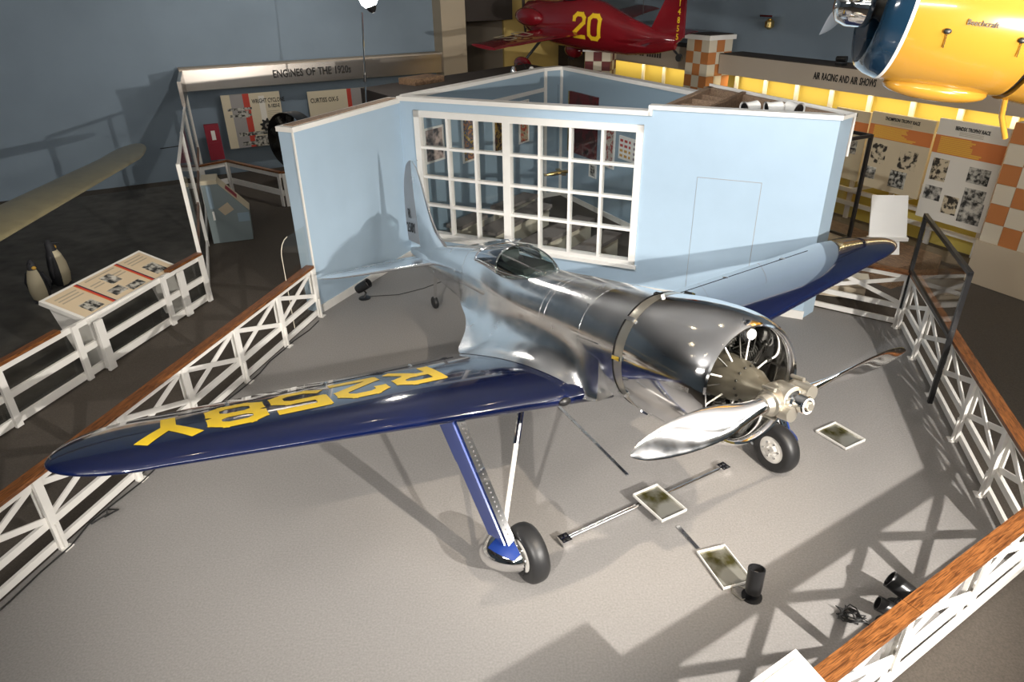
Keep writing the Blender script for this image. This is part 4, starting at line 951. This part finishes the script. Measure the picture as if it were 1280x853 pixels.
text('board_heading', 'WRIGHT CYCLONE', .155, 'letter_black', b1, wallm(1.62, .085, 1.84), .003, .62)
text('board_heading', 'R-1820-E', .13, 'letter_black', b1, wallm(2.02, .085, 1.70), .003, .62)
def photo_plane(r, x, y, z, s, m='letter_black'):   # silhouette print of a biplane
    for dz, w_, h in ((.10, 1.0, .05), (-.03, .9, .05)): MB().box(x - w_ * s / 2, x + w_ * s / 2, y - .004, y, z + dz * s * 2 - h * s, z + dz * s * 2 + h * s).build('photo_print', 'photo2', r)
    MB().box(x - .1 * s, x + .35 * s, y - .005, y, z - .16 * s, z + .12 * s).build('photo_print', 'photo2', r)
photo_plane(b1, 1.28, .086, 1.60, .62)
photo_plane(b1, 1.62, .086, .88, .95)
gm = MB(); cxg, czg = 1.92, 1.24
pts_ = []
for k in range(36): rr__ = .20 if k % 4 in (0, 1) else .145; pts_.append((cxg + rr__ * math.cos(2 * PI * k / 36), .083, czg + rr__ * math.sin(2 * PI * k / 36)))
gm.add(pts_, [tuple(range(36))]); gm.build('engine_print', 'letter_black', b1)
MB().lathe([(0, .03), (0, .075)], (cxg, .081, czg), (0, 1, 0), 20).build('engine_print', 'hub', b1)
for k in range(5): MB().box(1.98, 2.30, .087, .09, 1.60 - k * .05, 1.615 - k * .05).build('printed_text', 'text_grey', b1)
b2 = board('cream exhibit board with red and grey bands, partly hidden by the partition', 3.1, 5.0, .9, 2.02)
MB().box(4.20, 4.32, .085, .09, .9, 2.02).build('printed_band', 'red', b2); MB().box(4.32, 4.70, .086, .09, .9, 2.02).build('printed_band', 'grey_print', b2)
text('board_heading', 'CURTISS OX-5', .17, 'letter_black', b2, wallm(3.16, .085, 1.72), .003, .72)
rp = root('alarm_panel', 'crimson wall cabinet with a white card in the engines exhibit', 'cabinet', (EN.x, EN.y, 0), DU)
MB().box(.30, .66, .0, .12, .50, 1.42).build('cabinet_body', 'crimson', rp)
MB().box(.44, .54, -.006, 0, 1.02, 1.26).build('card', 'white_card', rp)
MB().box(.36, .60, -.012, 0, .62, .95).build('cabinet_door', 'crimson', rp)
# barrier in front of the engines
eb = root('railing', 'low white barrier with dark oak cap in the engines exhibit', 'railing', (-7.55, 16.75, 0), (Vector((-7.0, 17.3)) - Vector((-7.55, 16.75))).normalized())
def barrier(r, L_, m_post=2):
    MB().box(0, L_, -.05, .05, .78, .82).build('handrail_cap', 'wood', r); MB().box(0, L_, -.02, .02, .68, .775).build('top_rail', 'white', r); MB().box(0, L_, -.02, .02, .25, .38).build('bottom_rail', 'white', r)
    for k in range(m_post): MB().box((L_ - .1) * k / (m_post - 1), (L_ - .1) * k / (m_post - 1) + .10, -.045, -.02, 0, .78).build('post', 'white', r)
barrier(eb, .8)
eb2 = root('railing', 'longer white barrier with dark oak cap running toward the black engine', 'railing', (-7.0, 17.3, 0), (Vector((-5.3, 16.0)) - Vector((-7.0, 17.3))).normalized()); barrier(eb2, 2.15)
eb3 = root('railing', 'white barrier end bay beside the blue partition', 'railing', (-5.27, 16.0, 0), (.92, .38)); barrier(eb3, 1.5)
en = root('radial_engine', 'black radial engine on show half hidden by the blue partition', 'engine', (-5.35, 17.35, 0), (-.5, -.85))
MB().tube([(0, 0, 0), (0, 0, .8)], .12, 12).build('stand', 'engine_dark', en)
MB().lathe([(-.3, .10), (-.2, .26), (.1, .28), (.3, .18)], (0, 0, 1.25), (1, 0, 0), 24, True).build('crankcase', 'engine_dark', en, 40)
for k in range(9):
    t = 2 * PI * k / 9; d = Vector((0, math.cos(t), math.sin(t))); pr = []
    for i in range(7): pr += [(.26 + i * .05, .10), (.285 + i * .05, .10), (.285 + i * .05, .08), (.31 + i * .05, .08)]
    MB().lathe(pr, (0, 0, 1.25), d, 12, True).build('cylinder', 'engine_dark', en)
MB().lathe([(-.38, .60), (-.30, .66), (.1, .68)], (0, 0, 1.25), (1, 0, 0), 32).build('cowl_ring', 'black', en, 40)
# kiosk
kd = Vector(azd(71.4)); kk = root('display_kiosk', 'grey blue sloped display kiosk with a small brown card on its side', 'kiosk', (-6.05, 13.43, 0), (kd.x, kd.y))
poly = [(0, 0), (.77, 0), (.80, .60), (.30, 1.20), (0.0, 1.20)]
m_ = MB(); m_.add([(x, 0, z) for x, z in poly] + [(x, .55, z) for x, z in poly], [(0, 1, 2, 3, 4), (9, 8, 7, 6, 5)] + [(i, 5 + i, 5 + (i + 1) % 5, (i + 1) % 5) for i in range(5)]); m_.build('kiosk_body', 'kiosk', kk)
MB().slab([(.30, 0.02, 1.206), (.80, 0.02, .608), (.80, .53, .608), (.30, .53, 1.206)][::-1], .004).build('display_panel', 'board_cream', kk)
MB().slab([(.42, 0.14, 1.068), (.60, 0.14, .853), (.60, .40, .853), (.42, .40, 1.068)][::-1], .003).build('printed_band', 'crimson', kk)
MB().box(0, .30, 0, .55, 1.2, 1.28).build('kiosk_cap', 'board_cream', kk)
MB().add([(.22, -.004, .70), (.33, -.004, .56), (.52, -.004, .66), (.42, -.004, .82)], [(0, 1, 2, 3)]).build('side_card', 'tan', kk)
MB().box(.08, .16, -.006, 0, .72, 1.17).build('side_strip', 'blue_in', kk)
MB().box(.56, .78, -.006, 0, .40, .58).build('side_strip', 'blue_in', kk)
MB().box(.10, .14, -.006, 0, .48, .66).build('side_card', 'white_card', kk)

# ------------------------------------------------------------------ right side: air racing display
# local frame along the right wall: x right, y away
RW0 = Vector((3.16, 20.79)); RD = (Vector((8.18, 10.76)) - RW0).normalized(); RL = (Vector((8.18, 10.76)) - RW0).length
def rx(p): return (Vector((p[0], p[1])) - RW0).dot(RD)
sf = root('overhead_sign', 'long brown overhead band lettered AIR RACING AND AIR SHOWS', 'sign', (RW0.x, RW0.y, 0), RD)
xg = rx((4.95, 17.2))
MB().box(xg, RL + 4, 0, .75, 2.64, 3.06).build('sign_band', 'tan_grey', sf)
MB().box(xg, RL + 4, .0, .75, 3.06, 3.08).build('sign_cap', 'dark', sf)
words('sign_lettering', 'AIR RACING AND AIR SHOWS', .185, 'letter_black', sf, rx((6.19, 14.74)), -.006, 2.80, .004, .56)
sf2 = root('overhead_sign', 'dim brown overhead band with dark lettering behind the theatre', 'sign', (RW0.x, RW0.y, 0), RD)
MB().box(-1.5, xg - .9, 0, .75, 2.60, 3.12).build('sign_band', 'tan_grey', sf2)
MB().box(-1.5, xg - .9, 0, .75, 3.12, 3.14).build('sign_cap', 'dark', sf2)
for k in range(16):
    if k not in (6, 9): MB().box(.2 + k * .105, .27 + k * .105, -.006, 0, 2.80, 2.93).build('blurred_letter', 'dark', sf2)
for a_, b_, nm in ((xg, RL - .32, 'warm strip light hidden under the air racing band'), (-1.5, xg - .9, 'warm strip light hidden under the far brown band')):
    sl_ = root('strip_light', nm, 'strip light', (RW0.x, RW0.y, 0), RD)
    MB().box(a_, b_, .50, .54, 2.58, 2.62).build('tube', 'strip_glow', sl_)
    li = bpy.data.lights.new('strip_area', 'AREA'); li.shape = 'RECTANGLE'; li.size = b_ - a_; li.size_y = .08; li.energy = 4.5 * (b_ - a_); li.color = (1, .82, .45)
    lo = bpy.data.objects.new('strip_area', li); col.objects.link(lo)
    pp = RW0 + RD * (a_ + b_) / 2 + Vector((-RD.y, RD.x)) * .45; lo.location = (pp.x, pp.y, 2.57); lo.rotation_euler = (0, 0, math.atan2(RD.y, RD.x))
# white lattice in the alcove
lt = root('lattice_fence', 'white post and rail lattice behind the racing posters', 'lattice', (RW0.x, RW0.y, 0), RD)
for k in range(14):
    x = .3 + k * .92; MB().box(x, x + .10, .58, .62, 0, 2.62).build('lattice_post', 'white', lt)
for z in (.35, .62, 1.05, 2.0): MB().box(xg, RL, .54, .58, z, z + .09).build('lattice_rail', 'white', lt)
for k in range(9, 14): MB().beam((.35 + k * .92 - .9, .55, .66), (.35 + k * .92, .55, 1.05), .03, .08).build('lattice_brace', 'white', lt)
o = MB().prism([UV(0.0, 8.5), UV(.72, 8.5), UV(.72, 15), UV(0.0, 15)], 0, .06); o = o.build('floor_plinth', 'carpet_brown'); tag(o, 'low brown plinth under the racing posters', 'plinth', kind='structure')
def poster(label, x0, x1, z0, z1, m, heading, photos, y=.0, tilt=0.0):
    r = root('racing_poster', label, 'poster', (RW0.x, RW0.y, 0), RD, group='racing posters on the lattice')
    W, Hh = x1 - x0, z1 - z0
    MB().box(x0, x1, y, y + .06, z0, z1).build('panel', m, r)
    MB().box(x0, x1, y - .004, y, z1 - Hh * .33, z1 - Hh * .155).build('printed_band', 'orange', r)
    q = random.Random(len(heading))
    for k in range(9):
        zz = z1 - Hh * (.165 + k * .0178); MB().box(x0 + W * .08, x0 + W * (.5 + .14 * q.random() + (.15 if k > 6 else 0)), y - .006, y - .003, zz - Hh * .014, zz).build('printed_row', 'amber', r)
    text('poster_heading', heading, .085, 'letter_black', r, wallm((x0 + x1) / 2, y - .004, z1 - Hh * .085), .002, .66, 'CENTER')
    for k in range(3): MB().box(x0 + W * .33, x0 + W * .67, y - .004, y, z1 - Hh * (.105 + .014 * k), z1 - Hh * (.100 + .014 * k)).build('printed_text', 'text_grey', r)
    for (a_, b_, c_, d_, mm) in photos: MB().box(x0 + W * a_, x0 + W * b_, y - .005, y, z1 - Hh * d_, z1 - Hh * c_).build('photo_print', mm, r)
    return r
portrait = photo('portrait_print', (0.04, 0.035, 0.03), (0.58, 0.49, 0.34), 11, .42, .52)
poster('tan poster with orange table of race results left of the white panel', rx((6.88, 13.35)) - .05, rx((7.42, 12.28)) + .02, 1.00, 2.38, 'poster_tan', 'THOMPSON TROPHY RACE', [(.12, .36, .40, .66, portrait), (.58, .86, .42, .66, portrait), (.06, .26, .72, .88, 'photo'), (.50, .76, .70, .92, 'photo2')])
poster('white poster with orange table of race results beside the checkered column', rx((7.46, 12.19)) - .02, rx((7.98, 11.16)) + .03, .73, 2.45, 'poster_white', 'BENDIX TROPHY RACE', [(.06, .30, .38, .60, portrait), (.60, .90, .40, .55, 'photo2'), (.04, .30, .66, .80, 'photo'), (.36, .58, .72, .90, portrait), (.62, .92, .60, .72, 'photo2'), (.62, .94, .72, .94, 'photo')], y=-.02)
poster('dim orange banded poster standing behind the glass case', rx((6.45, 14.2)), rx((6.80, 13.5)), 1.0, 2.32, 'poster_tan', 'AIR RACE', [(.2, .8, .42, .62, 'photo')], y=.12)
# leaning white panel and its stand in front of posters
wpn = root('white_panel', 'blank white panel standing in front of the tan poster', 'panel', (6.10, 11.05, 0), (.90, -.10))
MB().slab([(.10, 0.35, .62), (.72, 0.35, .62), (.70, .62, 1.28), (.10, .62, 1.28)], .03).build('panel', 'white_card', wpn)
MB().slab([(.30, -.02, .02), (.60, -.02, .02), (.62, .38, .60), (.30, .38, .60)], .03).build('stand', 'white_card', wpn)
MB().box(.08, .74, .30, .40, .56, .62).build('ledge', 'white', wpn)
bxs = root('storage_box', 'low beige box behind the short rear railing', 'box', (5.35, 10.35, 0), (.9, -.35))
for k in range(3): MB().box(-.40, .40, -.12, .12, .01 + k * .10, .10 + k * .10).build('slat', 'tan', bxs)
MB().box(-.42, .42, -.15, .15, .32, .36).build('lid', 'cream', bxs)
o = MB().box(-1.2, 1.2, -.6, .6, -.012, .35).build('exhibit_plinth', 'brown_wood'); o.location = (6.35, 11.9, 0); o.rotation_euler = (0, 0, math.atan2(RD.y, RD.x)); tag(o, 'brown wooden plinth under the blank white panel', 'plinth')
# glass showcase behind the partition corner
gc = root('showcase', 'black framed glass showcase beside the blue partition corner', 'showcase', (5.05, 11.4, 0), RD)
X_, Y_ = 1.35, .7
MB().box(-X_ / 2, X_ / 2, -Y_ / 2, Y_ / 2, 0, .75).build('base', 'tan', gc)
for xx in (-X_ / 2, X_ / 2):
    for yy in (-Y_ / 2, Y_ / 2): MB().box(xx - .025, xx + .025, yy - .025, yy + .025, .75, 2.45).build('frame_post', 'black', gc)
for z in (.77, 2.43):
    for yy in (-Y_ / 2, Y_ / 2): MB().box(-X_ / 2, X_ / 2, yy - .02, yy + .02, z - .025, z + .025).build('frame_bar', 'black', gc)
    for xx in (-X_ / 2, X_ / 2): MB().box(xx - .02, xx + .02, -Y_ / 2, Y_ / 2, z - .025, z + .025).build('frame_bar', 'black', gc)
for yy in (-Y_ / 2, Y_ / 2): MB().box(-X_ / 2 + .03, X_ / 2 - .03, yy - .003, yy + .003, .79, 2.41).build('pane', 'acrylic', gc)
for xx in (-X_ / 2, X_ / 2): MB().box(xx - .003, xx + .003, -Y_ / 2 + .03, Y_ / 2 - .03, .79, 2.41).build('pane', 'acrylic', gc)
md = root('model_engine', 'small chrome model engine inside the glass showcase', 'model', (5.05, 11.4, .752))
MB().box(-.2, .2, -.12, .12, 0, .5).build('pedestal', 'tan', md); MB().lathe([(-.1, .05), (-.05, .09), (.05, .09), (.12, .04)], (0, 0, .62), (1, 0, 0), 16, True).build('crankcase', 'chrome', md, 40)
for k in range(7): t = 2 * PI * k / 7; MB().tube([(0, .07 * math.cos(t), .62 + .07 * math.sin(t)), (0, .17 * math.cos(t), .62 + .17 * math.sin(t))], .03, 8).build('cylinder', 'chrome', md)

# checkered columns
def checker(label, loc, d, wx, wy, z0, z1, ts, m1, m2, base=None, cap=True):
    r = root('checkered_column', label, 'column', (*loc, 0), d)
    MB().box(-wx / 2 + .012, wx / 2 - .012, -wy / 2 + .012, wy / 2 - .012, 0, z1).build('core', 'tan', r)
    if cap: MB().box(-wx / 2 - .05, wx / 2 + .05, -wy / 2 - .05, wy / 2 + .05, z1, z1 + .10).build('cap', 'white', r); MB().box(-wx / 2, wx / 2, -wy / 2, wy / 2, z1 + .10, z1 + .12).build('cap_top', 'dark', r)
    if base: MB().box(-wx / 2 - .03, wx / 2 + .03, -wy / 2 - .03, wy / 2 + .03, 0, base).build('plinth', 'tan', r)
    nz = int((z1 - z0) / ts + .5); hz = (z1 - z0) / nz; cache = {}
    for face, (wd, ot) in enumerate(((wx, wy), (wy, wx), (wy, wx))):
        nx = max(1, int(wd / ts + .5)); w_ = wd / nx
        for i in range(nx):
            for j in range(nz):
                key = (face > 0, (i + j + face) % 2)
                if key not in cache:
                    b = MB(); (b.box(-w_ / 2 + .003, w_ / 2 - .003, -.006, .006, -hz / 2 + .003, hz / 2 - .003) if face == 0 else b.box(-.006, .006, -w_ / 2 + .003, w_ / 2 - .003, -hz / 2 + .003, hz / 2 - .003))
                    o = b.build('tile', m1 if key[1] else m2, r); cache[key] = o.data
                else:
                    o = bpy.data.objects.new('tile', cache[key]); col.objects.link(o); o.parent = r
                u = -wd / 2 + w_ * (i + .5); z = z0 + hz * (j + .5)
                o.location = (u, -wy / 2 + .006, z) if face == 0 else ((-wx / 2 + .006) if face == 1 else (wx / 2 - .006), u, z)
    return r
checker('maroon and cream checkered column under the red racer', (2.42, 19.05), (.93, -.36), .66, .66, 1.0, 3.02, .22, 'maroon_tile', 'cream_tile')
cp = RW0 + RD * (xg - .45) + Vector((-RD.y, RD.x)) * .05
checker('orange and cream checkered column splitting the two overhead bands', (cp.x, cp.y), RD, .78, .70, 1.0, 3.36, .26, 'orange_tile', 'cream_tile')
cp = RW0 + RD * (RL + .35) + Vector((-RD.y, RD.x)) * .15
ck = checker('large orange and cream checkered column at the right edge', (cp.x + .05, cp.y + .02), RD, 1.2, 1.05, .72, 2.62, .30, 'orange_tile', 'cream_tile', base=.72, cap=False)
MB().box(-.62, -.60, -.30, .05, 1.15, 1.85).build('placard', 'board_white', ck)
for k in range(3): MB().box(-.624, -.62, -.22, -.04, 1.25 + k * .2, 1.36 + k * .2).build('placard_print', 'red', ck)

# wall fixture (little hanging spotlight on the right wall)
wf2 = root('wall_lamp', 'small brass and chrome lamp fixed high on the grey wall', 'wall lamp', (*UV(.70, 8.0), 3.55), RD)
MB().box(-.25, .12, -.25, 0, .30, .34).build('bracket', 'chrome', wf2); MB().lathe([(0, .03), (.05, .10), (.16, .10), (.22, .04)], (0, -.18, .05), (0, 0, 1), 14, True).build('lamp_body', 'gold', wf2, 40)
wf3 = root('wall_lamp', 'small dark lamp on top of the air racing band', 'wall lamp', (RW0.x + RD.x * rx((6.4, 14.3)), RW0.y + RD.y * rx((6.4, 14.3)), 3.08), RD)
MB().box(-.08, .08, .05, .2, 0, .05).build('base', 'black', wf3); MB().lathe([(-.1, .05), (.1, .06)], (0, .12, .12), (1, .3, 0), 12, True).build('lamp_can', 'black', wf3, 40)

# ------------------------------------------------------------------ hanging red racer
ra = root('racing_airplane', 'small crimson racing airplane numbered 20 hanging at the back', 'airplane', (1.98, 18.45, 3.05), (-.666, .737))
ra.rotation_mode = 'XYZ'; ra.rotation_euler = (math.radians(-6), math.radians(-4.5), ra.rotation_euler.z); ra.scale = (1.12, 1.12, 1.12)
RT = [(-2.35, .06, .62, .35), (-1.9, .14, .66, .22), (-1.2, .24, .82, .10), (-.5, .32, 1.05, .06), (.1, .36, 1.12, .04), (.8, .36, .98, .05), (1.4, .34, .95, .12), (1.75, .28, .90, .25), (1.9, .16, .80, .42)]
rs = [[(x, hw * math.cos(2 * PI * j / 28), (tp + bt) / 2 + (tp - bt) / 2 * math.sin(2 * PI * j / 28)) for j in range(28)] for x, hw, tp, bt in RT]
MB().loft(rs).build('fuselage', 'red_air', ra, 60)
for q in (-1, 1): MB().ball((1.45, q * .36, .62), (.42, .16, .20), 16, 10).build('engine_cheek', 'red_air', ra, 60)
MB().lathe([(0, .12), (.1, .10), (.22, .03), (.24, 0)], (1.88, 0, .60), (1, 0, 0), 16, True).build('spinner', 'red_air', ra, 50)
MB().tube([(1.98, -.03, .1), (1.98, 0, .6), (1.98, .03, 1.1)], [.02, .05, .02], 8).build('propeller', 'dark', ra)
def lwing(mb, y0, y1, x0, x1, t0, t1, z0, z1, th=.05):
    rs = []
    for (y, a_, b_, z) in ((y0, x0, x1, z0), (y0 + (y1 - y0) * .85, x0 + (t0 - x0) * .85, x1 + (t1 - x1) * .85, z0 + (z1 - z0) * .85), (y1, t0 + .06, t1 - .06, z1)):
        c = a_ - b_; rs.append([(b_ + c * (.5 + .5 * math.cos(2 * PI * j / 16)), y, z + th * c * math.sin(2 * PI * j / 16)) for j in range(16)])
    return mb.loft(rs)
for q in (-1, 1): lwing(MB(), q * .2, q * 2.6, 1.05, -.15, .75, .10, .42, .50).build('wing', mat('faded_maroon_paint', (0.15, 0.035, 0.035), .3) if q < 0 else 'red_air', ra, 60)
for q in (-1, 1): lwing(MB(), q * .05, q * .85, -1.75, -2.25, -1.9, -2.22, .52, .54, .04).build('tail_plane', 'red_air', ra, 60)
fz = MB(); fpts = [(-1.7, .6), (-2.35, .45), (-2.52, .6), (-2.50, 1.35), (-2.3, 1.5), (-2.1, 1.35)]
fz.add([(x, .03, z) for x, z in fpts] + [(x, -.03, z) for x, z in fpts], [tuple(range(6)), tuple(range(11, 5, -1))] + [(i, 6 + i, 6 + (i + 1) % 6, (i + 1) % 6) for i in range(6)]); fz.build('fin', 'red_air', ra)
MB().ball((.35, 0, 1.12), (.42, .22, .16), 16, 8).build('canopy', 'black', ra, 60)
for q in (-1, 1):
    MB().tube([(.85, q * .40, .35), (1.15, q * .80, -.20)], [.035, .03], 8).build('gear_leg', 'black', ra)
    MB().ball((1.18, q * .84, -.28), (.28, .10, .17), 16, 10).build('wheel_spat', 'red_air', ra, 60)
    MB().lathe([(-.05, .13), (.05, .13)], (1.2, q * .84, -.36), (0, 1, 0), 16, True).build('wheel', 'rubber', ra, 40)
MB().tube([(-2.2, 0, .42), (-2.45, 0, .25)], .02, 6).build('tail_strut', 'black', ra); MB().lathe([(-.03, .07), (.03, .07)], (-2.46, 0, .22), (0, 1, 0), 12, True).build('tail_wheel', 'rubber', ra, 40)
def side_text(x, z, y):  # facing local +y or -y: the racer's left side is +y; the viewer sees -y or +y
    return Matrix.Translation((x, y, z)) @ Matrix(((-1, 0, 0, 0), (0, 0, 1, 0), (0, 1, 0, 0), (0, 0, 0, 1)))
for i, ch in enumerate('20'):
    gl = {'2': GLY['2'], '0': [[(.25, 1), (.75, 1), (1, .86), (1, .14), (.75, 0), (.25, 0), (0, .14), (0, .86), (.25, 1)]]}[ch]
    gmb = MB()
    def fside(c, i=i):
        x, z = .05 - i * .40 - c.x, .38 + c.y
        k = [t for t in RT if t[0] <= x][-1]; k2 = [t for t in RT if t[0] > x][0]; u_ = (x - k[0]) / (k2[0] - k[0]); hw = k[1] + (k2[1] - k[1]) * u_; tp = k[2] + (k2[2] - k[2]) * u_; bt = k[3] + (k2[3] - k[3]) * u_
        s_ = (z - (tp + bt) / 2) / ((tp - bt) / 2); return (x, hw * math.sqrt(max(0, 1 - s_ * s_)) + .004, z)
    glyph(gmb, gl, fside, .26, .44, .085); gmb.build('race_number', 'yellow', ra, fix=False)
    gmb = MB()
    def fwing(c, i=i): return (.72 - c.y, 2.05 - i * .45 - c.x, .548)
    glyph(gmb, gl, fwing, .26, .44, .06); gmb.build('race_number', 'poster_tan', ra, fix=False)
for i, ch in enumerate('N14855'):
    text('tail_letter', ch, .16, 'yellow', ra, side_text(-2.36, 1.30 - i * .15, .034), .002, .8)
for x in (.6, -1.5): MB().tube([(x, 0, .9), (x, 0, CH - 3.0)], .006, 5).build('suspension_wire', 'black', ra)

# ------------------------------------------------------------------ hanging yellow cabin biplane nose
ya = bpy.data.objects.new('cabin_airplane', None); col.objects.link(ya); tag(ya, 'bright yellow airplane nose with blue cowl ring hanging at top right', 'airplane')
yf = Vector((-.95, .24, .12)).normalized(); yu = (zh - yf * yf.z).normalized(); yl = yu.cross(yf)
YC = Vector((3.06, 6.05, 4.47))
ya.matrix_world = Matrix(((yf.x, yl.x, yu.x, YC.x), (yf.y, yl.y, yu.y, YC.y), (yf.z, yl.z, yu.z, YC.z), (0, 0, 0, 1)))
YR = .565
yc = MB().lathe([(-.95, YR * 1.0), (-.6, YR * 1.03), (-.2, YR * 1.01), (-.05, YR * .97)], (0, 0, 0), (1, 0, 0), 56).build('cowling', 'yellow_air', ya, 60)
MB().lathe([(-.055, YR * .975), (-.045, YR * .978), (-.03, YR * .972)], (0, 0, 0), (1, 0, 0), 56).build('white_stripe', 'white', ya, 60)
MB().lathe([(-.03, YR * .972), (.06, YR * .925), (.12, YR * .86), (.14, YR * .80), (.12, YR * .76), (.0, YR * .74), (-.3, YR * .74)], (0, 0, 0), (1, 0, 0), 56).build('cowl_ring', 'blue_ring', ya, 60)
MB().lathe([(-.30, 0), (-.30, YR * .75)], (0, 0, 0), (1, 0, 0), 40).build('firewall', 'engine_dark', ya)
MB().lathe([(-.98, YR * .97), (-.95, YR * 1.0)], (0, 0, 0), (1, 0, 0), 56).build('cowl_gap', 'black', ya)
fr_ = [[(-.99 - .16 * k, math.cos(2 * PI * j / 48) * (YR * 1.03 + .008 * k), math.sin(2 * PI * j / 48) * (YR * 1.03 + .014 * k)) for j in range(48)] for k in range(18)]
yfz = MB().loft(fr_).build('fuselage', 'yellow_air', ya, 60)
for x in (-1.22, -1.75): MB().lathe([(0, YR * 1.035 + .012), (.006, YR * 1.035 + .012)], (x, 0, 0), (1, 0, 0), 56).build('panel_joint', 'gold', yfz)
for k in range(9):
    t = 2 * PI * k / 9 + .2; d = Vector((0, math.cos(t), math.sin(t))); pr = []
    for i in range(6): pr += [(.16 + i * .045, .07), (.18 + i * .045, .07), (.18 + i * .045, .055), (.205 + i * .045, .055)]
    MB().lathe(pr, (-.18, 0, 0), d, 12, True).build('cylinder', 'engine_dark', ya)
MB().lathe([(-.25, .22), (-.05, .20), (.08, .12), (.18, .11)], (0, 0, 0), (1, 0, 0), 24, True).build('crankcase', 'engine_dark', ya, 40)
yh = MB().lathe([(.12, .12), (.15, .165), (.30, .17), (.38, .14), (.42, .07), (.43, 0)], (0, 0, -.03), (1, 0, 0), 24, True).build('propeller_hub', 'chrome', ya, 40)
for q in (-1, 1):
    bd = Vector((0, (-1 if yl.dot(Vector((0, 0, 4.7)) - YC) > 0 else 1) * .95 * q, -.30 * q)).normalized()
    MB().tube([Vector((.30, 0, 0)) + bd * .1, Vector((.30, 0, 0)) + bd * .28], .075, 14).build('blade_clamp', 'chrome', yh, 40)
    rs = []
    sdv = bd.cross(Vector((1, 0, 0)))
    for k in range(12):
        t = k / 11; r_ = .25 + .85 * t; c = .055 * math.sin(PI * min(1, .22 + .75 * t)); be = .9 - .5 * t; ch_ = sdv * math.cos(be) + Vector((1, 0, 0)) * math.sin(be); nn = ch_.cross(bd)
        rs.append([Vector((.30, 0, 0)) + bd * r_ + ch_ * c * math.cos(2 * PI * j / 12) + nn * .02 * (1 - .7 * t) * math.sin(2 * PI * j / 12) for j in range(12)])
    MB().loft(rs).build('propeller_blade', 'fabric_silver', ya, 60)
    MB().tube([Vector((.22, 0, 0)) + sdv * .12 * q, Vector((.44, 0, 0)) + sdv * .12 * q], .05, 12).build('counterweight', 'chrome', yh, 40)
def ycm(x, ang):
    d = Vector((0, math.cos(ang), math.sin(ang)))
    return d
# logo lettering and latches on the visible (left-hand) side
vis = Vector((0, 1, 0)) if yl.dot(Vector((0, 0, 4.7)) - Vector((YC.x, YC.y, YC.z))) > 0 else Vector((0, -1, 0))
sv = vis.y
def yside(x, ang, lift=.004):   # ang measured down from horizontal on the visible side
    return Vector((x, sv * (YR * 1.03 + lift) * math.cos(ang), -(YR * 1.03 + lift) * math.sin(ang)))
lx = Vector((-sv, 0, 0))
lm = Matrix(((-1 if sv > 0 else 1, 0, 0, 0), (0, 0, sv, 0), (0, 1, 0, 0), (0, 0, 0, 1)))
text('script_logo', 'Beechcraft', .055, 'letter_black', ya, Matrix.Translation(yside(-.40, 0.12, .006)) @ lm, 0, .9)
for x in (-.30, -.80):
    p = yside(x, .22, .004); MB().ball(p, (.028, .012, .02), 10, 6).build('latch', 'engine_dark', yc, 60)
    p2 = yside(x - .02, .42, .004); MB().tube([p, p2], .005, 5).build('latch_pin', 'gold', yc)
MB().ball((-.5, sv * .10, -YR * 1.0), (.40, .16, .09), 18, 10).build('carburettor_bulge', 'yellow_air', ya, 60)
MB().tube([yside(-1.0, 1.25), yside(-1.05, 1.35) + Vector((0, 0, -.12)), yside(-1.15, 1.38) + Vector((0, 0, -.28))], .022, 10).build('drain_pipe', 'yellow_air', ya, 60)
MB().ball(yside(-1.28, 1.0), (.10, .03, .03), 10, 6).build('scoop', 'yellow_air', ya, 60)
for x in (-.5, -2.5): MB().tube([(x, 0, YR), (x, 0, YR + 2.4)], .006, 5).build('suspension_wire', 'black', ya)

# ------------------------------------------------------------------ ceiling track lights (above the view)
k_ = 0
for (x, y) in ((-4.2, 2.0), (-2.6, 3.4), (-0.8, 1.2), (0.9, 3.2), (2.2, 0.6), (3.8, 4.4), (5.4, 3.0), (-3.4, 6.4), (-1.2, 8.2), (1.2, 7.2), (4.6, 7.4), (-5.6, 5.0)):
    tl = root('track_light', 'black ceiling track light with a small warm bulb', 'ceiling light', (x, y, 6.45), group='ceiling track lights above the platform')
    MB().tube([(0, 0, .12), (0, 0, CH - 6.45)], .012, 6).build('stem', 'black', tl)
    MB().lathe([(.16, .03), (.14, .07), (-.02, .08)], n=14).build('can', 'black', tl, 40)
    MB().ball((0, 0, .02), .055, 10, 6).build('bulb', M.setdefault('can_bulb', mat('can_bulb', (1, 1, 1), .4, emit=(1.0, .82, .55), estr=55)), tl, 60)
